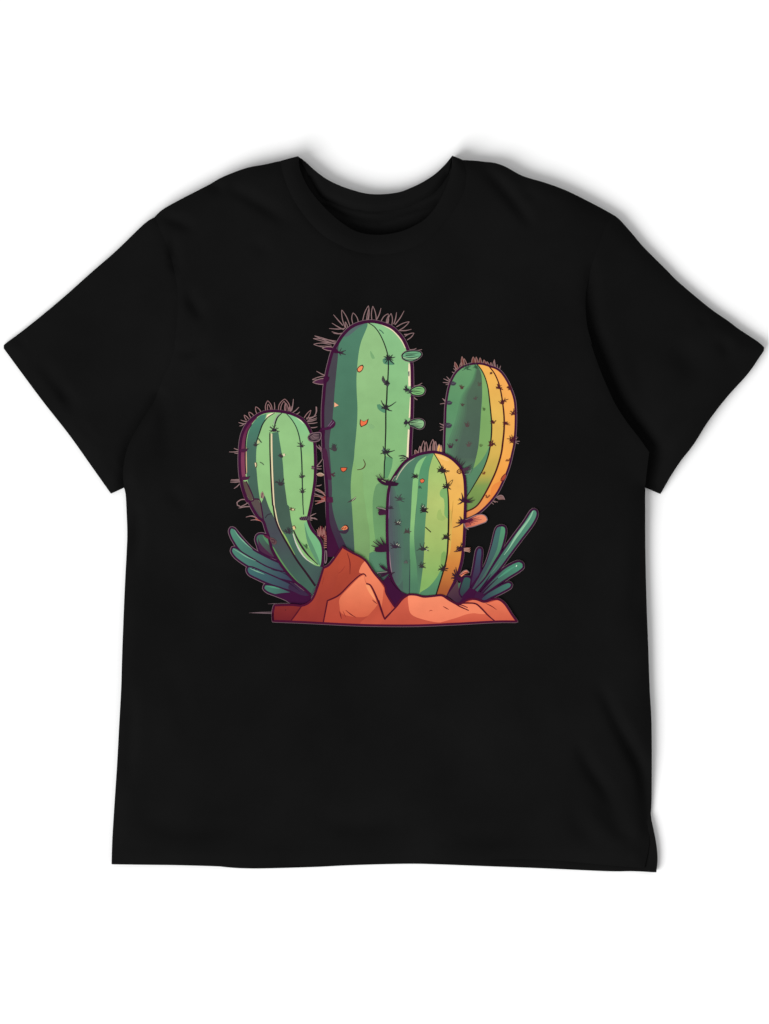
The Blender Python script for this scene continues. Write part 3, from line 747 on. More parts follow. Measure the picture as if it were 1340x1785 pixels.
r.fill(y1([(720, 660), (800, 600), (850, 590), (800, 700), (720, 810), (640, 890), (700, 780)]), (232, 138, 66))
r.stroke(line1, 2.6, (40, 30, 30), (.6, .6)); r.stroke(line2, 3.2, (70, 22, 30), (.6, .8))
r.stroke(R_out, 3.4, INK)
for x, y, rr in ((490, 285, 9), (605, 275, 6)):
    X, Y = one(z3, x, y); r.tuft(X, Y, rr, 7, (52, 84, 62), spread=(150, 390), w=1.1, blob=False)
for x, y, rr, c in ((432, 515, 6, (86, 62, 56)), (635, 480, 6, (82, 82, 70)), (590, 645, 5, (84, 76, 72)), (440, 720, 5, (80, 66, 62)), (495, 955, 7, (84, 66, 66)), (300, 1200, 8, (70, 44, 60)), (510, 1185, 7, (88, 74, 72)), (372, 1130, 3, (80, 60, 66)), (690, 770, 5, (82, 110, 64)), (655, 1195, 4, (96, 120, 70))):
    X, Y = one(z3, x, y); r.tuft(X, Y, rr, 5, c, spread=(210, 340), blob=rr > 5)
for x, y, rr in ((335, 460, 5), (290, 685, 5), (280, 950, 6)):
    X, Y = one(z3, x, y); r.fill([(X - rr, Y - rr * .6), (X, Y - rr * .7), (X + rr, Y - .6), (X + rr * .6, Y + rr * .6), (X - rr * .7, Y + rr * .7)], (66, 60, 72)); r.stroke([(X - rr * .5, Y), (X + rr * .7, Y - rr * .3)], 1.0, (100, 96, 104))
for x, y, rr in ((860, 505, 6), (905, 690, 7), (985, 510, 5), (1030, 820, 6), (935, 930, 6), (800, 920, 6), (1015, 1120, 8), (775, 1180, 7), (775, 345, 3)):
    X, Y = one(z3, x, y); r.tuft(X, Y, rr, 6, (86, 36, 40), spread=(150, 350), w=1.2, blob=rr > 6)
for x, y, rr in ((870, 515, 6), (925, 665, 7), (995, 525, 5), (1035, 800, 6), (950, 940, 6), (1030, 1105, 8), (790, 1165, 6), (1010, 1140, 6)):
    X, Y = one(z3, x, y); r.tuft(X, Y, rr, 5, (78, 30, 40), seed=11, spread=(120, 420), w=1.1, blob=False)
for x, y, rr in ((930, 325, 5), (620, 490, 4), (665, 800, 5)):
    X, Y = one(y1, x, y); r.tuft(X, Y, rr, 5, (124, 66, 40), spread=(160, 340), w=1.1, blob=False)
r.fill(y1([(900, 490), (860, 525), (832, 580), (850, 592), (880, 570), (905, 520)]), (170, 74, 54)); r.stroke(y1([(895, 492), (855, 530), (835, 580), (870, 578)]), 1.3, (100, 34, 38))
for p in ([(880, 460), (835, 600)], [(870, 340), (905, 330)]):
    pass
# dried bloom and needles under the arm
r.fill(y1([(780, 800, 1), (815, 770), (850, 768), (888, 826, 1), (850, 825), (810, 830)]), (128, 92, 86)); r.stroke(y1([(775, 800), (820, 772), (860, 775), (888, 826)]), 1.4, SPINE)
for p in ([(735, 840), (800, 858)], [(712, 860), (745, 888)], [(740, 846), (770, 865)], [(790, 810), (880, 800)]):
    r.stroke(y1(p), 1.5, (138, 108, 106), (1, .6))

# ---- leaves beside the left cactus
c = clump_l
tones = [((66, 106, 88), (74, 44, 66)), ((78, 134, 112), (62, 72, 88)), ((76, 130, 112), (58, 66, 86)), ((62, 104, 104), (58, 58, 80)), ((72, 124, 106), (58, 52, 76))]
axes = [((450, 935), (480, 975)), ((402, 930), (490, 990)), ((405, 960), (500, 1010)), ((432, 990), (515, 1030)), ((462, 1022), (530, 1045))]
for b, (c0, c1), ax in zip(blades_l, tones, axes):
    c.fill(b, c0, c1, ax)
    s = smooth(b, True); c.stroke(s + s[:2], 2.4, (56, 20, 54), curve=False)
c.fill(y4([(470, 520), (480, 560), (530, 630), (640, 740), (560, 712), (490, 665), (470, 600)]), (74, 40, 66))
c.fill(y4([(560, 495), (590, 540), (625, 640), (590, 600), (540, 540), (520, 490)]), (82, 136, 96))
for p in ([(190, 425), (240, 500), (320, 585), (400, 655)], [(180, 650), (250, 690), (340, 745), (440, 790)], [(370, 875), (440, 905), (540, 945)]):
    c.stroke(y4(p), 2.2, (122, 172, 144), (.3, .2))
c.stroke(y4([(560, 1080), (640, 1095), (720, 1115)]), 3.0, (80, 144, 116), (.4, .3))
c.fill(y4([(640, 1180, 1), (740, 1165), (860, 1155), (1000, 1140), (1090, 1190, 1), (1070, 1260), (980, 1300), (870, 1297), (800, 1250), (700, 1205)]), (60, 18, 54))
c.fill(y4([(860, 1040), (960, 1110), (1060, 1190), (980, 1190), (900, 1155), (820, 1110)]), (58, 40, 66))
for p in ([(700, 905), (800, 950), (900, 1040)], [(740, 1000), (850, 1060), (960, 1150)], [(620, 890), (740, 915)]):
    c.stroke(y4(p), 1.6, (44, 26, 50), (.3, .3))

# ---- left cactus
l = left
for bx, by, tx, ty in ((300, 400, 250, 420), (310, 395, 240, 378), (340, 370, 265, 350), (330, 385, 280, 395), (860, 240, 880, 105), (850, 250, 862, 190), (660, 235, 658, 145), (1040, 370, 1150, 345), (1050, 390, 1160, 380), (1045, 355, 1155, 325), (1085, 440, 1160, 430), (870, 265, 945, 200), (900, 290, 955, 255), (1030, 330, 1150, 300), (250, 700, 185, 680), (245, 715, 130, 722), (240, 735, 190, 735), (262, 1040, 150, 1045), (255, 1070, 142, 1075), (250, 1095, 185, 1150), (260, 1055, 145, 1058), (1150, 890, 1222, 800), (1145, 895, 1210, 885), (1150, 915, 1210, 920), (1135, 1150, 1245, 1200), (1130, 1165, 1250, 1215), (1125, 1210, 1250, 1250), (1150, 1120, 1210, 1105)):
    l.stroke(y2([(bx, by), ((bx + tx) / 2 + 3, (by + ty) / 2 + 4), (tx, ty)]), 1.6, SPINE, (1, .6))
for bx, by, tx, ty, w in ((595, 240, 580, 125, 76), (600, 240, 585, 165, 36), (770, 240, 780, 105, 130), (760, 240, 772, 130, 60), (800, 240, 790, 150, 40), (480, 270, 440, 195, 50), (400, 310, 360, 258, 40), (345, 345, 305, 292, 30), (1020, 335, 1085, 235, 36), (830, 250, 840, 190, 24)):
    l.loop(one(y2, bx, by), one(y2, tx, ty), w / 6.7, col=(144, 108, 108))
l.stroke(y2([(1060, 340), (1120, 310), (1145, 260), (1145, 195)]), 1.6, SPINE)
l.stroke(y2([(1150, 195), (1152, 250), (1130, 305)]), 1.3, SPINE)
for k in range(6):
    l.stroke(y2([(1140 + k * 12, 640 + 14 * (k % 3)), (1170 + k * 8, 680), (1200, 700 + k * 4)]), 1.3, (126, 98, 104))
pts = z5([(335, 475), (270, 475), (220, 510), (225, 540), (270, 560), (240, 575), (300, 560), (370, 555)]); l.stroke(pts, 1.8, SPINE)
l.stroke(z5([(270, 555), (320, 530), (350, 510)]), 1.5, SPINE)
for p in ([(470, 700), (400, 665), (325, 680)], [(460, 690), (400, 670), (355, 672)], [(490, 720), (430, 710), (380, 716)]):
    l.stroke(z5(p), 1.6, (146, 112, 112), (1, .6))
l.fill(z5([(430, 690), (520, 735), (440, 705)]), (190, 92, 76))
l.fill(L_out + y4([(1130, 1075, 1)]), (146, 192, 130), (136, 182, 116), ((0, 720), (0, 980)))
l.stroke(y2([(345, 1300), (305, 1200), (280, 1090), (262, 950), (256, 800), (264, 650), (282, 540), (318, 450), (370, 375), (440, 315)]), 6.5, (92, 46, 68))
l.stroke([(x_ + 2.2, y_ - 1.6) for x_, y_ in y4([(1110, 1120), (1060, 1160), (1000, 1108), (900, 1028), (800, 918), (700, 778), (625, 640), (595, 520), (560, 420), (530, 330), (470, 280), (410, 190), (360, 90), (345, 60)])], 4.6, (72, 72, 74))
l.stroke(y4([(1212, 840), (1170, 960), (1130, 1070), (1085, 1180)]), 6, (64, 84, 80))
# right rib
l.fill(y2([(800, 275, 1), (860, 340), (910, 430), (945, 530), (965, 650), (975, 800), (980, 950), (985, 1150), (990, 1340)]) + y4([(990, 120), (1000, 250), (1060, 240), (1085, 130), (1105, 10)]) + y2([(1128, 1050), (1132, 900), (1130, 750), (1120, 600), (1080, 500), (1035, 410), (985, 355), (900, 310)]), (134, 193, 138), (144, 190, 124), ((0, 730), (0, 800)))
l.stroke(y2([(860, 290), (930, 325), (1000, 395)]), 2.6, (216, 226, 190), (.2, .2))
# plum band on the outside
l.fill(y2([(470, 305, 1), (395, 395), (350, 480), (325, 580), (316, 700), (316, 850), (322, 985), (330, 1040, 1), (280, 1060, 1), (258, 950), (252, 800), (260, 650), (278, 540), (315, 450), (365, 375), (420, 325)]), (88, 30, 66), (122, 58, 84), ((0, 735), (0, 800)))
l.fill(z5([(285, 260, 1), (335, 265, 1), (415, 462, 1), (372, 495, 1), (320, 380)]), (88, 74, 66))
l.fill(z5([(375, 500, 1), (410, 470), (470, 478, 1), (490, 520), (528, 705, 1), (470, 630)]), (86, 74, 72))
# dark green rib
l.fill(y2([(566, 278, 1), (480, 308), (400, 400), (355, 500), (335, 620), (326, 800), (335, 980), (350, 1080), (405, 1270, 1), (490, 1285, 1), (470, 1150), (455, 1000), (445, 850), (448, 700), (470, 560), (510, 430), (545, 350)]), (74, 130, 108), [(0, (74, 132, 110)), (.4, (70, 104, 90)), (1, (66, 92, 80))], ((0, 722), (0, 868)))
l.fill(y2([(575, 292), (620, 272), (672, 264, 1), (612, 302), (560, 352, 1)]), CREAM)
l.fill(y2([(722, 272, 1), (690, 290), (645, 390), (658, 402), (690, 330)]), (152, 164, 144))
l.fill(y2([(318, 660), (330, 660), (338, 960), (326, 990)]), (206, 168, 128))
# middle dark rib
l.fill(y2([(632, 500, 1), (704, 485, 1), (720, 600), (745, 750), (760, 900), (770, 1050), (790, 1200), (810, 1340)]) + y4([(828, 150), (850, 300), (875, 430), (870, 490, 1), (780, 480, 1), (735, 430), (690, 300), (665, 150)]) + y2([(655, 1250), (645, 1000), (636, 800), (632, 650)]), (72, 112, 92), (68, 90, 78), ((0, 755), (0, 860)))
# lower stem tones
l.fill(y4([(505, 110, 1), (545, 25, 1), (600, 180), (650, 275), (700, 400), (830, 645), (1000, 900), (1130, 1075, 1), (1080, 1180, 1), (900, 1010), (760, 830), (680, 690), (610, 545), (560, 400), (530, 310)]), (66, 80, 76), [(0, (66, 82, 76)), (.4, (70, 72, 80)), (1, (64, 96, 82))], ((0, 870), (0, 1020)))
l.fill(y4([(610, 595, 1), (650, 632), (730, 765), (850, 935), (1010, 1110, 1), (960, 1085), (800, 905), (700, 770), (640, 665)]), (98, 148, 88), (84, 126, 84), ((0, 950), (0, 1020)))
l.fill(y4([(745, 470, 1), (872, 475, 1), (905, 570), (955, 670), (1025, 765), (1120, 835), (1215, 860, 1), (1190, 910), (1130, 1070, 1), (1010, 900), (900, 740), (820, 610)]), (72, 108, 88), (66, 84, 82), ((500, 930), (560, 1000)))
l.fill(y4([(740, 430, 1), (790, 500), (850, 620), (900, 720), (860, 670), (800, 570), (755, 490)]), (140, 176, 98))
l.fill(y4([(1005, 345, 1), (1050, 330), (1100, 430), (1160, 505), (1205, 575), (1222, 650), (1222, 760), (1205, 850, 1), (1140, 790), (1070, 650), (1025, 480)]), (120, 180, 128), (110, 172, 122), ((0, 910), (0, 980)))
l.fill(y4([(1008, 350, 1), (1050, 490), (1100, 590), (1165, 740), (1200, 845, 1), (1150, 810), (1090, 690), (1035, 540)]), (92, 140, 106))
l.fill(y4([(900, 460, 1), (960, 560), (1060, 640), (1130, 760), (1170, 820, 1), (1090, 750), (1000, 650), (930, 550)]), (110, 160, 96))
# ink lines
l.stroke(y2([(660, 268), (580, 322), (520, 402), (480, 512), (438, 630)]), 2.2, LINE, (.5, .6))
l.stroke(y2([(745, 270), (695, 320), (668, 390), (655, 455)]), 2.4, LINE, (.6, .8))
l.stroke(y2([(800, 278), (860, 345), (912, 432), (945, 532), (965, 650), (976, 800), (981, 950), (986, 1150), (991, 1340)]) + y4([(990, 120), (1000, 250)]), 2.3, (40, 52, 50), (.6, .7))
l.stroke(y2([(625, 510), (627, 700), (632, 900), (640, 1100), (655, 1340)]) + y4([(668, 200), (700, 350), (755, 480)]), 2.6, (226, 206, 168), (1, .5))
main = y2([(605, 505), (606, 700), (613, 900), (622, 1100), (638, 1340)]) + y4([(645, 150), (662, 270), (702, 390), (765, 515), (835, 635), (920, 780), (1030, 930), (1135, 1080)])
l.stroke(main, 2.9, (44, 22, 36), (.7, 1.3))
l.stroke(y4([(875, 470), (915, 590), (975, 700), (1040, 775), (1125, 825)]), 3.0, (202, 200, 186), (.5, .2))
l.stroke(y4([(880, 430), (930, 540), (990, 640), (1060, 730), (1165, 832)]), 3.6, (50, 28, 46), (.6, .3))
l.stroke(y2([(395, 400), (350, 480), (326, 580), (318, 700), (318, 850), (324, 980)]), 2.2, (36, 20, 38), (.5, .8))
l.stroke(z5([(330, 260), (415, 465), (372, 498)]), 2.0, INK); l.stroke(z5([(410, 468), (480, 476), (505, 560), (530, 720)]), 2.2, INK)
l.stroke(z5([(550, 690), (580, 650), (630, 640)]), 1.6, (48, 40, 52))
l.stroke(L_out, 4.8, INK)
# spines and scars
l.tuft(*one(y2, 655, 470), 9, 11, (50, 40, 50), spread=(150, 400))
for x, y, rr in ((440, 645, 6), (740, 775, 7), (975, 655, 8), (980, 1015, 7), (985, 1190, 7), (730, 1095, 10)):
    X, Y = one(y2, x, y); l.tuft(X, Y, rr, 6, (58, 52, 56), spread=(170, 370))
l.stroke(y2([(470, 565), (508, 615)]), 1.5, (50, 50, 46)); l.fill(y2([(465, 580), (490, 615), (455, 630)]), (190, 190, 140))
l.fill(y2([(755, 745), (778, 740), (785, 768), (760, 775)]), (220, 204, 170)); l.fill(y2([(428, 850), (448, 848), (452, 885), (440, 905)]), (226, 200, 158)); l.stroke(y2([(448, 848), (452, 880), (442, 908)]), 1.4, (70, 50, 40))
l.stroke(y2([(488, 842), (515, 855), (535, 875)]), 1.3, (80, 100, 76))
for x, y in ((300, 705), (320, 1030)):
    X, Y = one(y2, x, y); l.fill([(X - 8, Y - 1), (X, Y - 3), (X + 7, Y - 1), (X + 2, Y + 3), (X - 6, Y + 3)], (78, 26, 60)); l.stroke([(X - 2, Y), (X + 8, Y - 3)], 1.5, (60, 40, 56))
l.fill(z5([(500, 400), (518, 378, 1), (538, 425), (525, 465), (500, 450)]), (150, 120, 110)); l.stroke(z5([(505, 455), (520, 400)]), 1.2, (80, 40, 60))
l.tuft(*one(z5, 868, 595), 6, 6, (88, 60, 50), spread=(160, 380), blob=False); l.fill(z5([(860, 585), (885, 580), (888, 600), (865, 602)]), (214, 196, 150))
l.fill(z5([(868, 790), (888, 775), (908, 815), (885, 830)]), (226, 196, 140)); l.stroke(z5([(865, 790), (890, 778), (908, 815)]), 1.3, (90, 60, 50))
l.fill(z5([(945, 690), (1000, 675), (1068, 672), (1068, 712), (1000, 718), (960, 712)]), (84, 64, 76))
for k in range(4):
    l.stroke(z5([(955 + k * 25, 712), (975 + k * 25, 675)]), 1.3, (48, 24, 44))
for p in ([(1075, 670), (1110, 650), (1145, 635)], [(1075, 680), (1120, 695), (1160, 710)], [(1075, 700), (1130, 690), (1155, 705)], [(1075, 712), (1100, 716)]):
    l.stroke(z5(p), 1.6, SPINE, (1, .5))
l.stroke(z5([(1090, 90), (1110, 85), (1130, 95), (1110, 120), (1090, 110)]), 1.6, (70, 50, 60)); l.fill(z5([(1090, 95), (1115, 88), (1130, 105), (1105, 122)]), (112, 92, 92))
l.fill(z5([(1150, 180), (1180, 160), (1215, 165), (1240, 190), (1200, 205), (1165, 200)]), (168, 132, 114)); l.stroke(z5([(1150, 180), (1200, 165), (1240, 188)]), 1.2, (196, 172, 152))
l.fill(z5([(1200, 455, 1), (1255, 435, 1), (1255, 495, 1), (1150, 515, 1), (1205, 480)]), (146, 56, 56))
for p in ([(1250, 470), (1180, 440), (1120, 432)], [(1250, 480), (1190, 490), (1130, 492)], [(1250, 490), (1190, 510), (1135, 530)], [(1250, 430), (1190, 370), (1130, 345)], [(1245, 420), (1210, 380), (1160, 350)]):
    l.stroke(z5(p), 1.6, (156, 112, 106), (1, .6))
l.fill(z5([(1150, 850, 1), (1185, 810), (1215, 780, 1), (1225, 820), (1265, 850, 1), (1265, 960), (1225, 930)]), (100, 40, 48))
for k in range(6):
    l.stroke(z5([(1170 + k * 16, 900 - 4 * k + (k % 2) * 14), (1165 + k * 16, 850), (1155 + k * 20, 820 - (k % 3) * 18)]), 1.2, (176, 126, 116), (1, .6))
for k in range(7):
    l.stroke(z5([(1235, 905 + k * 22), (1268, 900 + k * 22)]), 1.3, (168, 112, 100))
s = z5([(1250, 1070), (1245, 1160), (1252, 1220), (1268, 1180), (1265, 1075), (1250, 1070)]); l.stroke(s, 1.5, HALO)
# ringed scars
for P, rr in ((one(z5, 648, 955), 7),):
    X, Y = P; l.fill([(X - rr, Y - rr * .8), (X, Y - rr * .6), (X + rr * .8, Y + rr * .2), (X + rr * .4, Y + rr), (X - rr * .5, Y + rr * .6)], (96, 70, 72)); l.stroke([(X - rr * .6, Y - rr * .4), (X + rr * .4, Y), (X + rr * .1, Y + rr * .6), (X - rr * .5, Y + rr * .3)], 1.3, (60, 30, 48))
X, Y = one(z5, 575, 915); l.fill([(X - 7, Y - 4), (X + 1, Y - 3), (X + 6, Y + 3), (X - 1, Y + 2)], (92, 30, 62))
l.tuft(*one(z5, 820, 865), 9, 7, (60, 48, 58), spread=(190, 350), w=1.0, blob=False)
l.tuft(*one(z5, 1030, 1035), 6, 4, (64, 96, 62), spread=(200, 330), w=1.2, blob=False)
# knot between the two stems
X = y2([(1050, 560), (1075, 515), (1130, 500), (1200, 500), (1200, 560), (1180, 590), (1120, 605), (1065, 590)])
l.fill(X, (54, 40, 50)); s = smooth(X, True); l.stroke(s + s[:2], 1.7, (122, 96, 104), curve=False)
for k in range(4):
    l.stroke(y2([(1070 + k * 8, 555 + k * 9), (1120 + 6 * k, 522 + k * 16), (1180, 520 + k * 18)]), 1.3, (138, 112, 116), (.5, .5))

# ---- small front cactus
s_ = small
for bx, by, tx, ty, w in ((600, 205, 605, 110, 40), (580, 210, 600, 115, 18), (645, 215, 640, 120, 18), (565, 225, 560, 170, 24)):
    pass
for bx, by, tx, ty, w, inn in ((575, 185, 585, 50, 40, None), (605, 180, 610, 60, 34, None), (540, 190, 545, 105, 20, None), (515, 195, 495, 145, 34, (110, 74, 70)), (560, 185, 555, 110, 14, None), (665, 165, 680, 35, 46, None), (690, 160, 690, 50, 24, (128, 92, 80)), (710, 162, 708, 55, 22, None), (740, 165, 745, 85, 40, (226, 172, 98)), (760, 170, 765, 95, 22, (226, 172, 98)), (640, 172, 655, 100, 18, None)):
    s_.loop(one(y3, bx, by), one(y3, tx, ty), w / 5.95, col=(148, 114, 112), lw=1.5, inner=inn)
s_.fill(S_out, (82, 118, 98), [(0, (80, 124, 100)), (.6, (76, 112, 92)), (1, (74, 96, 88))], ((0, 790), (0, 1030)))
for k in range(5):
    u = k / 4
    col = tuple(int(a + (b - a) * u) for a, b in zip((78, 108, 94), (80, 88, 92)))
    s_.fill(y3([(262 - 4 * k, 500 + 10 * k), (310 - 16 * k, 640), (350 - 24 * k, 850), (370 - 26 * k, 1050), (380 - 26 * k, 1250), (370 - 24 * k, 1480), (300 - 8 * k, 1550 - 10 * k), (235, 1400), (215, 1250), (210, 1050), (210, 800), (222, 600)]), col)
s_.fill(y3([(360, 1320, 1), (440, 1300, 1), (440, 1650, 1), (375, 1650, 1)]), (76, 112, 92), (74, 108, 90), ((0, 990), (0, 1030)))
s_.fill(y3([(615, 205, 1), (540, 255), (500, 315), (480, 400), (465, 550), (455, 750), (445, 950), (440, 1100), (442, 1300), (443, 1650, 1), (540, 1650, 1), (520, 1350), (495, 1200), (486, 1000), (500, 800), (516, 650), (530, 450), (555, 330)]), (140, 192, 128), [(0, (132, 188, 124)), (.5, (140, 190, 122)), (.72, (98, 152, 104)), (1, (78, 122, 94))], ((0, 800), (0, 1020)))
s_.fill(y3([(682, 182, 1), (612, 215), (555, 325), (530, 450), (520, 600), (510, 750), (490, 950), (492, 1150), (512, 1340), (530, 1650, 1), (560, 1650, 1), (580, 1330), (592, 1100), (602, 900), (622, 650), (632, 450), (642, 330)]), (86, 146, 104), [(0, (86, 148, 106)), (.5, (88, 138, 102)), (.75, (76, 108, 88)), (1, (82, 128, 96))], ((0, 800), (0, 1030)))
s_.fill(y3([(688, 185, 1), (645, 330), (632, 450), (622, 650), (602, 900), (592, 1100), (580, 1330), (540, 1640, 1), (700, 1640, 1), (790, 1390), (822, 1230), (836, 1000), (842, 800), (832, 560), (805, 410), (760, 300)]), (168, 192, 112), [(0, (160, 192, 112)), (.35, (178, 194, 112)), (.7, (158, 184, 104)), (1, (130, 172, 96))], ((0, 800), (0, 1015)))
s_.fill(y3([(545, 1650, 1), (545, 1625), (640, 1562), (720, 1465), (760, 1390), (800, 1340, 1), (760, 1480), (705, 1650, 1)]), (92, 146, 102), (80, 128, 96), ((0, 1000), (0, 1030)))
s_.fill(y3([(836, 540, 1), (775, 545), (750, 590), (760, 630), (790, 650), (800, 720), (800, 820), (835, 860, 1)]), (124, 172, 104))
s_.fill(y3([(720, 830), (735, 770), (760, 760), (775, 820), (815, 850), (780, 880), (730, 865)]), (158, 182, 102))
s_.fill(y3([(770, 1220), (810, 1200), (815, 1300), (790, 1370), (760, 1350)]), (124, 164, 92))
s_.fill(y3([(695, 178, 1), (760, 300), (810, 420), (838, 600), (845, 800), (840, 1050), (825, 1250), (790, 1400), (715, 1650, 1), (830, 1650, 1), (900, 1500), (948, 1390), (978, 1260), (1000, 1000), (1010, 750), (1008, 560), (1000, 430), (975, 355), (925, 290), (855, 232), (780, 192)]), (236, 182, 94), [(0, (240, 182, 98)), (.35, (234, 178, 88)), (.62, (222, 160, 76)), (.8, (206, 130, 62)), (1, (164, 88, 48))], ((0, 790), (0, 1030)))
s_.fill(y3([(845, 780, 1), (862, 760), (880, 820), (875, 1000), (862, 1180), (840, 1250, 1), (850, 1050)]), (214, 172, 84))
s_.fill(y3([(720, 205), (790, 215), (850, 260), (830, 262), (770, 240)]), (244, 192, 116))
# ink
s_.stroke(y3([(690, 180), (760, 300), (808, 418), (836, 590), (843, 800), (838, 1050), (824, 1250), (788, 1400), (712, 1650)]), 3.0, (36, 30, 26), (.5, .8))
s_.stroke(y3([(442, 1280), (440, 1450), (436, 1650)]), 1.7, (52, 66, 66), (.3, 1))
s_.stroke(y3([(292, 470), (340, 378), (410, 290), (490, 232)]), 2.0, (186, 184, 160), (.6, .2))
s_.stroke(y3([(234, 525), (226, 700), (222, 860)]), 1.8, (138, 110, 146), (.5, .3)); s_.stroke(y3([(232, 1200), (240, 1330), (258, 1440)]), 1.6, (150, 120, 130), (.3, .4))
s_.stroke(y3([(890, 670), (880, 780), (866, 900)]), 1.3, (186, 140, 62), (.2, .2))
s_.stroke(y3([(602, 945), (660, 998)]), 1.8, (52, 50, 34))
s_.stroke(S_out, 5.0, INK)
fleck(s_, y3([(543, 452), (575, 440), (598, 458, 1), (585, 485), (560, 492), (545, 475)]), (226, 112, 72))
for x, y, rr, cc in ((490, 420, 7, (52, 60, 54)), (335, 655, 8, (70, 66, 70)), (580, 760, 9, (50, 54, 50)), (315, 910, 8, (60, 56, 58)), (415, 995, 6, (74, 62, 62)), (575, 1170, 10, (58, 52, 56)), (565, 1350, 8, (56, 52, 54)), (285, 1145, 10, (58, 42, 58)), (775, 360, 10, (48, 48, 36)), (825, 525, 8, (48, 44, 38)), (820, 1055, 8, (40, 40, 34)), (785, 1380, 8, (48, 44, 44)), (400, 1310, 4, (90, 90, 88)), (545, 535, 3, (70, 96, 78)), (240, 750, 5, (60, 50, 62))):
    X, Y = one(y3, x, y); s_.tuft(X, Y, rr, 8, cc, spread=(140, 400), w=1.3, blob=rr > 6)
for x, y in ((310, 900), (330, 905), (570, 735), (590, 750), (610, 1190), (300, 1130), (320, 1140)):
    X, Y = one(y3, x, y); s_.stroke([(X, Y), (X + 2.2, Y - 2.5)], 1.2, (186, 186, 164))
for x, y, rr in ((790, 365, 9), (760, 350, 7), (815, 535, 7), (590, 775, 8), (500, 425, 6), (990, 675, 9), (975, 890, 9), (960, 1165, 9), (920, 1450, 10), (810, 1060, 7), (795, 1375, 7)):
    X, Y = one(y3, x, y); s_.tuft(X, Y, rr, 7, (50, 34, 42), seed=21, spread=(130, 400), w=1.2, blob=False)
s_.loop(one(y3, 845, 510), one(y3, 885, 455), 4, col=(96, 76, 48), lw=1.0)
# big needle bunches on the left edge
def bunch(l, f, x, y, tips, w=2.2, col=(54, 22, 48)):
    for ex, ey in tips:
        l.stroke(f([(x, y), ((x + ex) / 2, (y + ey) / 2 + abs(ex - x) * .10), (ex, ey)]), w, col, (1.2, .35))
s_.fill(y3([(100, 440), (140, 448), (230, 470), (325, 492), (310, 515), (250, 520), (170, 508), (120, 475)]), (54, 22, 48))
bunch(s_, y3, 190, 490, [(88, 408), (122, 395), (98, 440), (160, 440), (215, 450), (250, 455)])
bunch(s_, y3, 240, 495, [(325, 495), (310, 515), (300, 460), (285, 475)])
s_.stroke(y3([(255, 470), (285, 420), (300, 415)]), 1.2, (150, 150, 130)); s_.stroke(y3([(150, 460), (190, 478)]), 1.0, (150, 170, 120))
bunch(s_, y3, 200, 775, [(92, 742), (110, 770), (120, 800), (125, 818)], 2.6); s_.fill(y3([(120, 775), (200, 770, 1), (200, 815, 1), (120, 820)]), (66, 28, 56)); s_.stroke(y3([(105, 745), (150, 750), (190, 765)]), 1.6, (140, 130, 124))
bunch(s_, y3, 205, 1160, [(42, 1135), (60, 1092), (90, 1075), (135, 1050), (75, 1165), (65, 1190), (90, 1200)], 2.8); s_.fill(y3([(75, 1165), (140, 1140), (210, 1130, 1), (215, 1200, 1), (130, 1205), (80, 1195)]), (58, 22, 50))
bunch(s_, y3, 220, 1400, [(120, 1325), (125, 1345), (150, 1340)], 2.2); bunch(s_, y3, 215, 1420, [(90, 1415), (100, 1440), (110, 1465), (285, 1415), (260, 1440)], 2.4)
s_.stroke(y3([(100, 1420), (160, 1412), (205, 1408)]), 1.2, (140, 120, 124))
# right edge
bunch(s_, y3, 990, 345, [(1075, 300), (1082, 320), (1080, 345), (1060, 390), (1020, 400)], 2.0, (76, 48, 66)); s_.stroke(y3([(1010, 400), (1055, 390), (1080, 340)]), 1.2, (110, 130, 116)); 
for bx, by, tx, ty in ((905, 250, 925, 210), (925, 275, 935, 230), (945, 290, 958, 240), (965, 310, 985, 262), (975, 320, 1010, 270)):
    s_.stroke(y3([(bx, by), (tx, ty)]), 1.5, (64, 34, 56), (1, .5))
s_.stroke(y3([(930, 365), (950, 345), (975, 355), (980, 380), (955, 392), (930, 380), (930, 365)]), 1.5, (96, 42, 34)); s_.stroke(y3([(945, 370), (965, 360), (962, 382)]), 1.4, (96, 42, 34))
bunch(s_, y3, 1000, 670, [(975, 590), (950, 650), (935, 710), (965, 690), (1095, 640), (1115, 665), (1090, 690), (985, 640)], 2.0)
bunch(s_, y3, 1000, 890, [(955, 835), (930, 905), (890, 950), (940, 870), (915, 900)], 1.9)
bunch(s_, y3, 985, 1170, [(895, 1200), (930, 1155), (920, 1180), (965, 1140), (940, 1145), (955, 1200)], 1.8)
bunch(s_, y3, 940, 1480, [(870, 1465), (880, 1430), (895, 1390), (915, 1360), (885, 1500)], 2.0)
# bloom on the right edge
bl = y1([(355, 1100, 1), (420, 1078), (500, 1040), (590, 1023), (640, 1048), (657, 1085), (640, 1110), (560, 1140), (480, 1168), (385, 1188, 1)])
sx = smooth(bl, True); s_.stroke(sx + sx[:2], 3.2, HALO, curve=False); s_.fill(bl, (206, 104, 84), (232, 142, 104), ((812, 910), (845, 902)))
s_.fill(y1([(355, 1100, 1), (450, 1065), (480, 1090), (450, 1150), (385, 1180, 1)]), (130, 48, 66), (200, 102, 82), ((808, 908), (826, 908)))
for ex, ey in ((520, 1040), (560, 1060), (590, 1085), (540, 1110), (500, 1135), (450, 1165), (480, 1080)):
    s_.stroke(y1([(355, 1115), (430, 1100 + (ey - 1100) * .35), (ex, ey)]), 1.6, (84, 24, 54), (1.6, .3))
s_.fill(y1([(300, 1105), (350, 1080), (410, 1100), (370, 1135), (320, 1125)]), INK)
s_.stroke(y1([(390, 1195), (420, 1215)]), 1.5, SPINE)
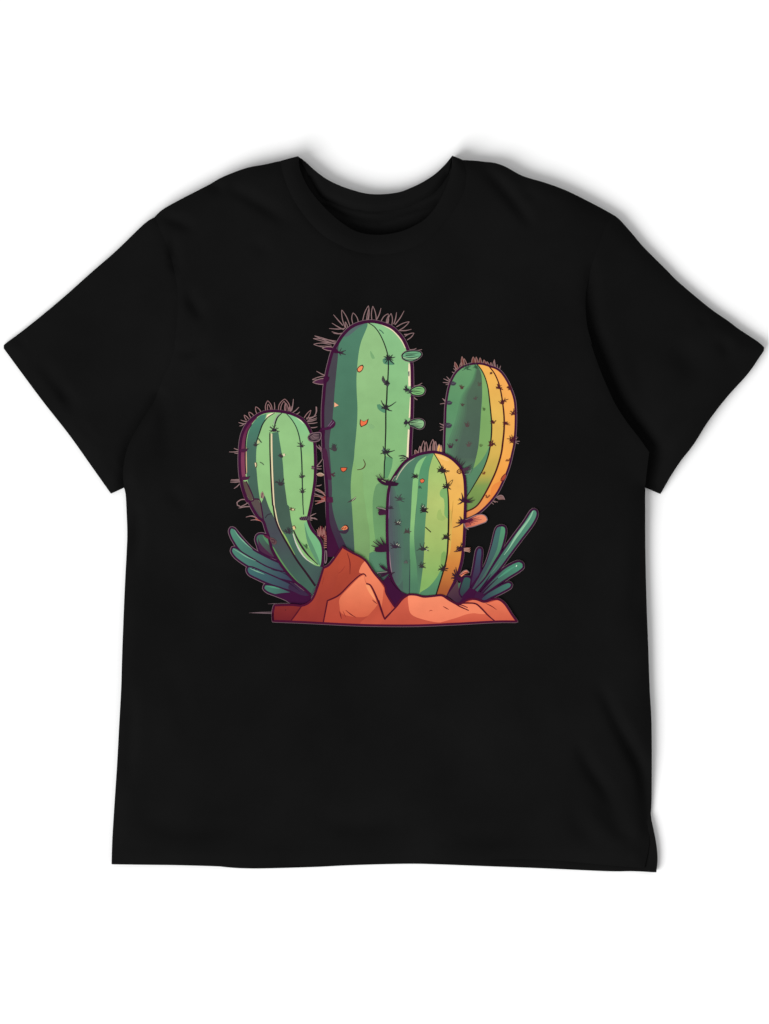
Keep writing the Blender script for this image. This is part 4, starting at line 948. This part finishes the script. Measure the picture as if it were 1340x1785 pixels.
for k in range(6):
    s_.stroke(y3([(1000, 1165 + k * 5), (1035, 1160 + k * 7), (1070 - (k % 2) * 8, 1160 + k * 9)]), 1.5, (182, 142, 124) if k % 2 else (150, 96, 84), (1, .6))
s_.fill(y3([(955, 1440, 1), (985, 1405), (1020, 1388), (1052, 1415, 1), (1010, 1430), (975, 1460)]), (222, 130, 98)); s_.stroke(y3([(965, 1435), (1000, 1400), (1030, 1390), (1055, 1418)]), 1.4, SPINE); s_.stroke(y3([(960, 1445), (1010, 1418), (1045, 1412)]), 1.4, (110, 40, 50))
s_.fill(y3([(930, 1470), (985, 1460), (980, 1510), (940, 1500)]), INK)

# ---- leaves beside the right edge of the rocks
c = clump_r
c.fill(y5([(250, 1020, 1), (130, 1190, 1), (250, 1290, 1), (330, 1200), (290, 1100)]), (84, 58, 66), (62, 36, 58), ((790, 1020), (800, 1050)))
c.fill(y5([(255, 1050), (285, 1040), (330, 1120), (310, 1200), (275, 1150)]), (70, 104, 80))
tones = [((52, 88, 82), (50, 58, 66)), ((58, 78, 96), (62, 32, 64)), ((86, 150, 112), (64, 72, 80)), ((84, 142, 116), (58, 84, 82)), ((74, 138, 110), (62, 62, 78)), ((66, 118, 102), (56, 62, 80))]
axes = [((812, 1005), (805, 1035)), ((836, 955), (825, 1020)), ((872, 920), (830, 1025)), ((925, 900), (835, 1025)), ((908, 985), (840, 1035)), ((888, 1020), (842, 1042))]
for b, (c0, c1), ax in zip(blades_r, tones, axes):
    c.fill(b, c0, c1, ax)
    sx = smooth(b, True); c.stroke(sx + sx[:2], 2.6, (56, 18, 54), curve=False)
    if b is blades_r[2]:
        c.fill(y5([(692, 440, 1), (715, 398), (758, 388, 1), (735, 520), (705, 660), (640, 800), (560, 940), (470, 1080, 1), (500, 980), (580, 820), (640, 640), (672, 520)]), (66, 108, 102), (62, 70, 80), ((868, 925), (838, 1020)))
c.stroke(y5([(1130, 205), (1090, 290), (1010, 400), (930, 510), (850, 640), (790, 720)]), 4.6, (142, 190, 156), (.4, .15))
c.stroke(y5([(770, 760), (700, 860), (620, 960)]), 2.0, (88, 124, 104), (.2, .2))
c.stroke(y5([(930, 855), (940, 838)]), 3.0, (204, 224, 204), (.6, .6))
c.stroke(y5([(720, 990), (840, 900), (930, 845)]), 4.0, (80, 148, 118), (.2, .3))
for p in ([(640, 940), (560, 1060), (480, 1165)], [(720, 985), (600, 1100), (500, 1210)], [(700, 1085), (600, 1160), (520, 1225)]):
    c.stroke(y5(p), 2.6, (46, 20, 48), (.3, 1))
c.fill(y5([(395, 1100, 1), (480, 1148), (475, 1225), (390, 1255), (300, 1315), (255, 1290, 1), (330, 1190)]), (60, 16, 54))
c.fill(y5([(480, 1150), (560, 1180), (520, 1240), (440, 1240)]), (60, 24, 58))

# ---- rocks
k = rock
k.fill(z8([(10, 620, 1), (75, 545, 1), (100, 600), (150, 660), (230, 700, 1), (125, 800, 1)]), (60, 16, 52))
k.fill(K_out, (176, 74, 54), [(0, (168, 70, 50)), (.4, (168, 68, 52)), (1, (184, 76, 58))], ((560, 960), (620, 1090)))
k.fill(z7([(302, 648, 1), (545, 648, 1), (445, 787, 1), (292, 783, 1), (290, 712)]), (128, 44, 42), (112, 34, 40), ((0, 1055), (0, 1082)))
k.fill(z7([(545, 648, 1), (640, 592), (690, 470), (742, 312, 1), (820, 262), (912, 125, 1), (930, 140, 1), (860, 420), (780, 600, 1), (738, 802, 1), (447, 787, 1)]), (172, 72, 50), (146, 52, 46), ((0, 960), (0, 1085)))
k.fill(z7([(912, 125, 1), (1000, 172), (1112, 250, 1), (1075, 295), (1060, 350), (980, 440), (880, 545), (785, 600), (860, 420), (880, 250)]), (178, 74, 52), (156, 60, 46), ((0, 955), (0, 1045)))
k.fill(z7([(1112, 246, 1), (1080, 288), (1060, 350), (1100, 358, 1), (1125, 440), (1180, 480), (1290, 770, 1), (1345, 700, 1), (1298, 530, 1), (1278, 480), (1200, 365)]), (236, 132, 96), (214, 104, 74), ((0, 985), (0, 1075)))
k.fill(z7([(1282, 480, 1), (1302, 545, 1), (1345, 640, 1), (1345, 715, 1), (1290, 770, 1), (1262, 690), (1275, 570)]), (204, 94, 68), (184, 78, 58), ((0, 1025), (0, 1075)))
k.fill(z7([(1100, 362, 1), (1060, 382), (980, 452), (880, 552), (778, 605, 1), (740, 802, 1), (1000, 815), (1345, 822, 1), (1345, 715, 1), (1290, 772, 1), (1230, 600), (1175, 478), (1125, 450)]), (190, 84, 62), (176, 70, 54), ((0, 1010), (0, 1088)))
k.fill(z7([(1102, 372, 1), (1060, 395), (985, 470), (890, 575), (885, 650), (905, 718), (1020, 748), (1140, 738), (1226, 640, 1), (1200, 560), (1150, 470), (1120, 440)]), (238, 134, 96), (208, 98, 70), ((0, 1005), (0, 1075)))
k.fill(z7([(1120, 460), (1150, 462), (1190, 540), (1215, 610, 1), (1180, 570), (1140, 510)]), (242, 150, 104))
k.fill(z7([(1226, 645, 1), (1285, 765), (1340, 725, 1), (1345, 822, 1), (1080, 815), (1140, 740)]), (188, 80, 60), (192, 82, 62), ((0, 1060), (0, 1090)))
k.fill(z8([(45, 888, 1), (130, 800), (200, 722), (235, 702, 1), (232, 780), (255, 852), (330, 892), (480, 916), (640, 924), (300, 936), (5, 937, 1)]), (202, 92, 70), (186, 78, 60), ((0, 1040), (0, 1088)))
k.fill(z8([(232, 706), (300, 706), (360, 718), (420, 714), (490, 710), (545, 745), (620, 790), (700, 826), (760, 846), (690, 850), (600, 880), (480, 915), (330, 888), (252, 850), (232, 785)]), (242, 138, 102), (232, 124, 92), ((0, 1038), (0, 1082)))
k.fill(z8([(480, 915, 1), (600, 880), (690, 850), (765, 842), (830, 850), (900, 906, 1), (700, 915)]), (212, 100, 74), (196, 84, 64), ((0, 1066), (0, 1084)))
k.fill(z8([(600, 772, 1), (690, 766), (760, 775), (800, 810), (835, 850, 1), (765, 846), (700, 828), (640, 800)]), (236, 130, 96))
k.fill(z8([(690, 755, 1), (750, 737), (800, 752), (850, 762), (930, 742), (980, 782), (1050, 880), (1062, 900, 1), (905, 905, 1), (850, 850), (800, 795), (755, 768)]), (228, 118, 86), (206, 94, 70), ((0, 1045), (0, 1084)))
for p, w in ((z7([(447, 786), (500, 715), (546, 648)]), 2.6), (z7([(738, 803), (758, 700), (776, 604, 1), (880, 552), (980, 452), (1055, 384), (1102, 361), (1124, 386)]), 2.8),
             (z7([(1124, 449), (1160, 462), (1190, 510), (1230, 602), (1260, 690), (1290, 772, 1), (1345, 712)]), 3.0), (z8([(45, 886), (130, 800), (185, 735), (232, 702)]), 2.8), (z8([(45, 886), (20, 810), (0, 742)]), 2.6),
             (z8([(560, 742), (620, 785), (700, 822)]), 2.4), (z8([(600, 770), (690, 764), (755, 770), (800, 808), (850, 860), (905, 906)]), 2.8), (z8([(610, 775), (650, 782), (692, 800)]), 1.8)):
    k.stroke(p, w, (84, 18, 36), (.8, .7))
for p in (z7([(955, 175), (978, 260), (978, 365)]), z7([(885, 700), (902, 765)]), z7([(940, 688), (985, 725), (1030, 752)]), z7([(1178, 595), (1222, 632)]), z8([(500, 790), (545, 815)]), z8([(830, 765), (880, 790), (916, 816)])):
    k.stroke(p, 1.7, (110, 30, 34), (.4, .4))
for p in (z7([(915, 695), (940, 750)]), z7([(745, 390), (728, 460)]), z7([(935, 290), (900, 340), (870, 358)]), z8([(390, 828), (405, 820), (418, 824)])):
    k.stroke(p, 1.2, (148, 54, 44), (.4, .4))
k.fill(z7([(395, 684), (402, 682), (405, 689), (397, 691)]), (70, 26, 30))
sx = smooth(K_out, True); k.stroke(sx + sx[:2], 3.6, (74, 16, 46), curve=False)

pr = backing.build("printed_picture", shirt, label="colour print of cacti on red rocks across the chest")
G = 2e-5
for low in (tall, right, clump_l):
    low.z = B + backing.h + G
left.z = max(q.z + q.h for q in (tall, right, clump_l)) + G
small.z = left.z + left.h + G
clump_r.z = small.z + small.h + G
rock.z = clump_r.z + clump_r.h + G
tall.build("printed_cactus", pr, label="tall green cactus in the middle of the print")
right.build("printed_cactus", pr, label="curved green and orange cactus behind the others")
left.build("printed_cactus", pr, label="bent green cactus with a plum edge")
small.build("printed_cactus", pr, label="short green and yellow cactus in front")
clump_l.build("printed_leaf_clump", pr, label="blue green leaves under the bent cactus")
clump_r.build("printed_leaf_clump", pr, label="upright finger shaped leaves on the rock")
rock.build("printed_rock", pr, label="red orange rocks at the foot of the cacti")
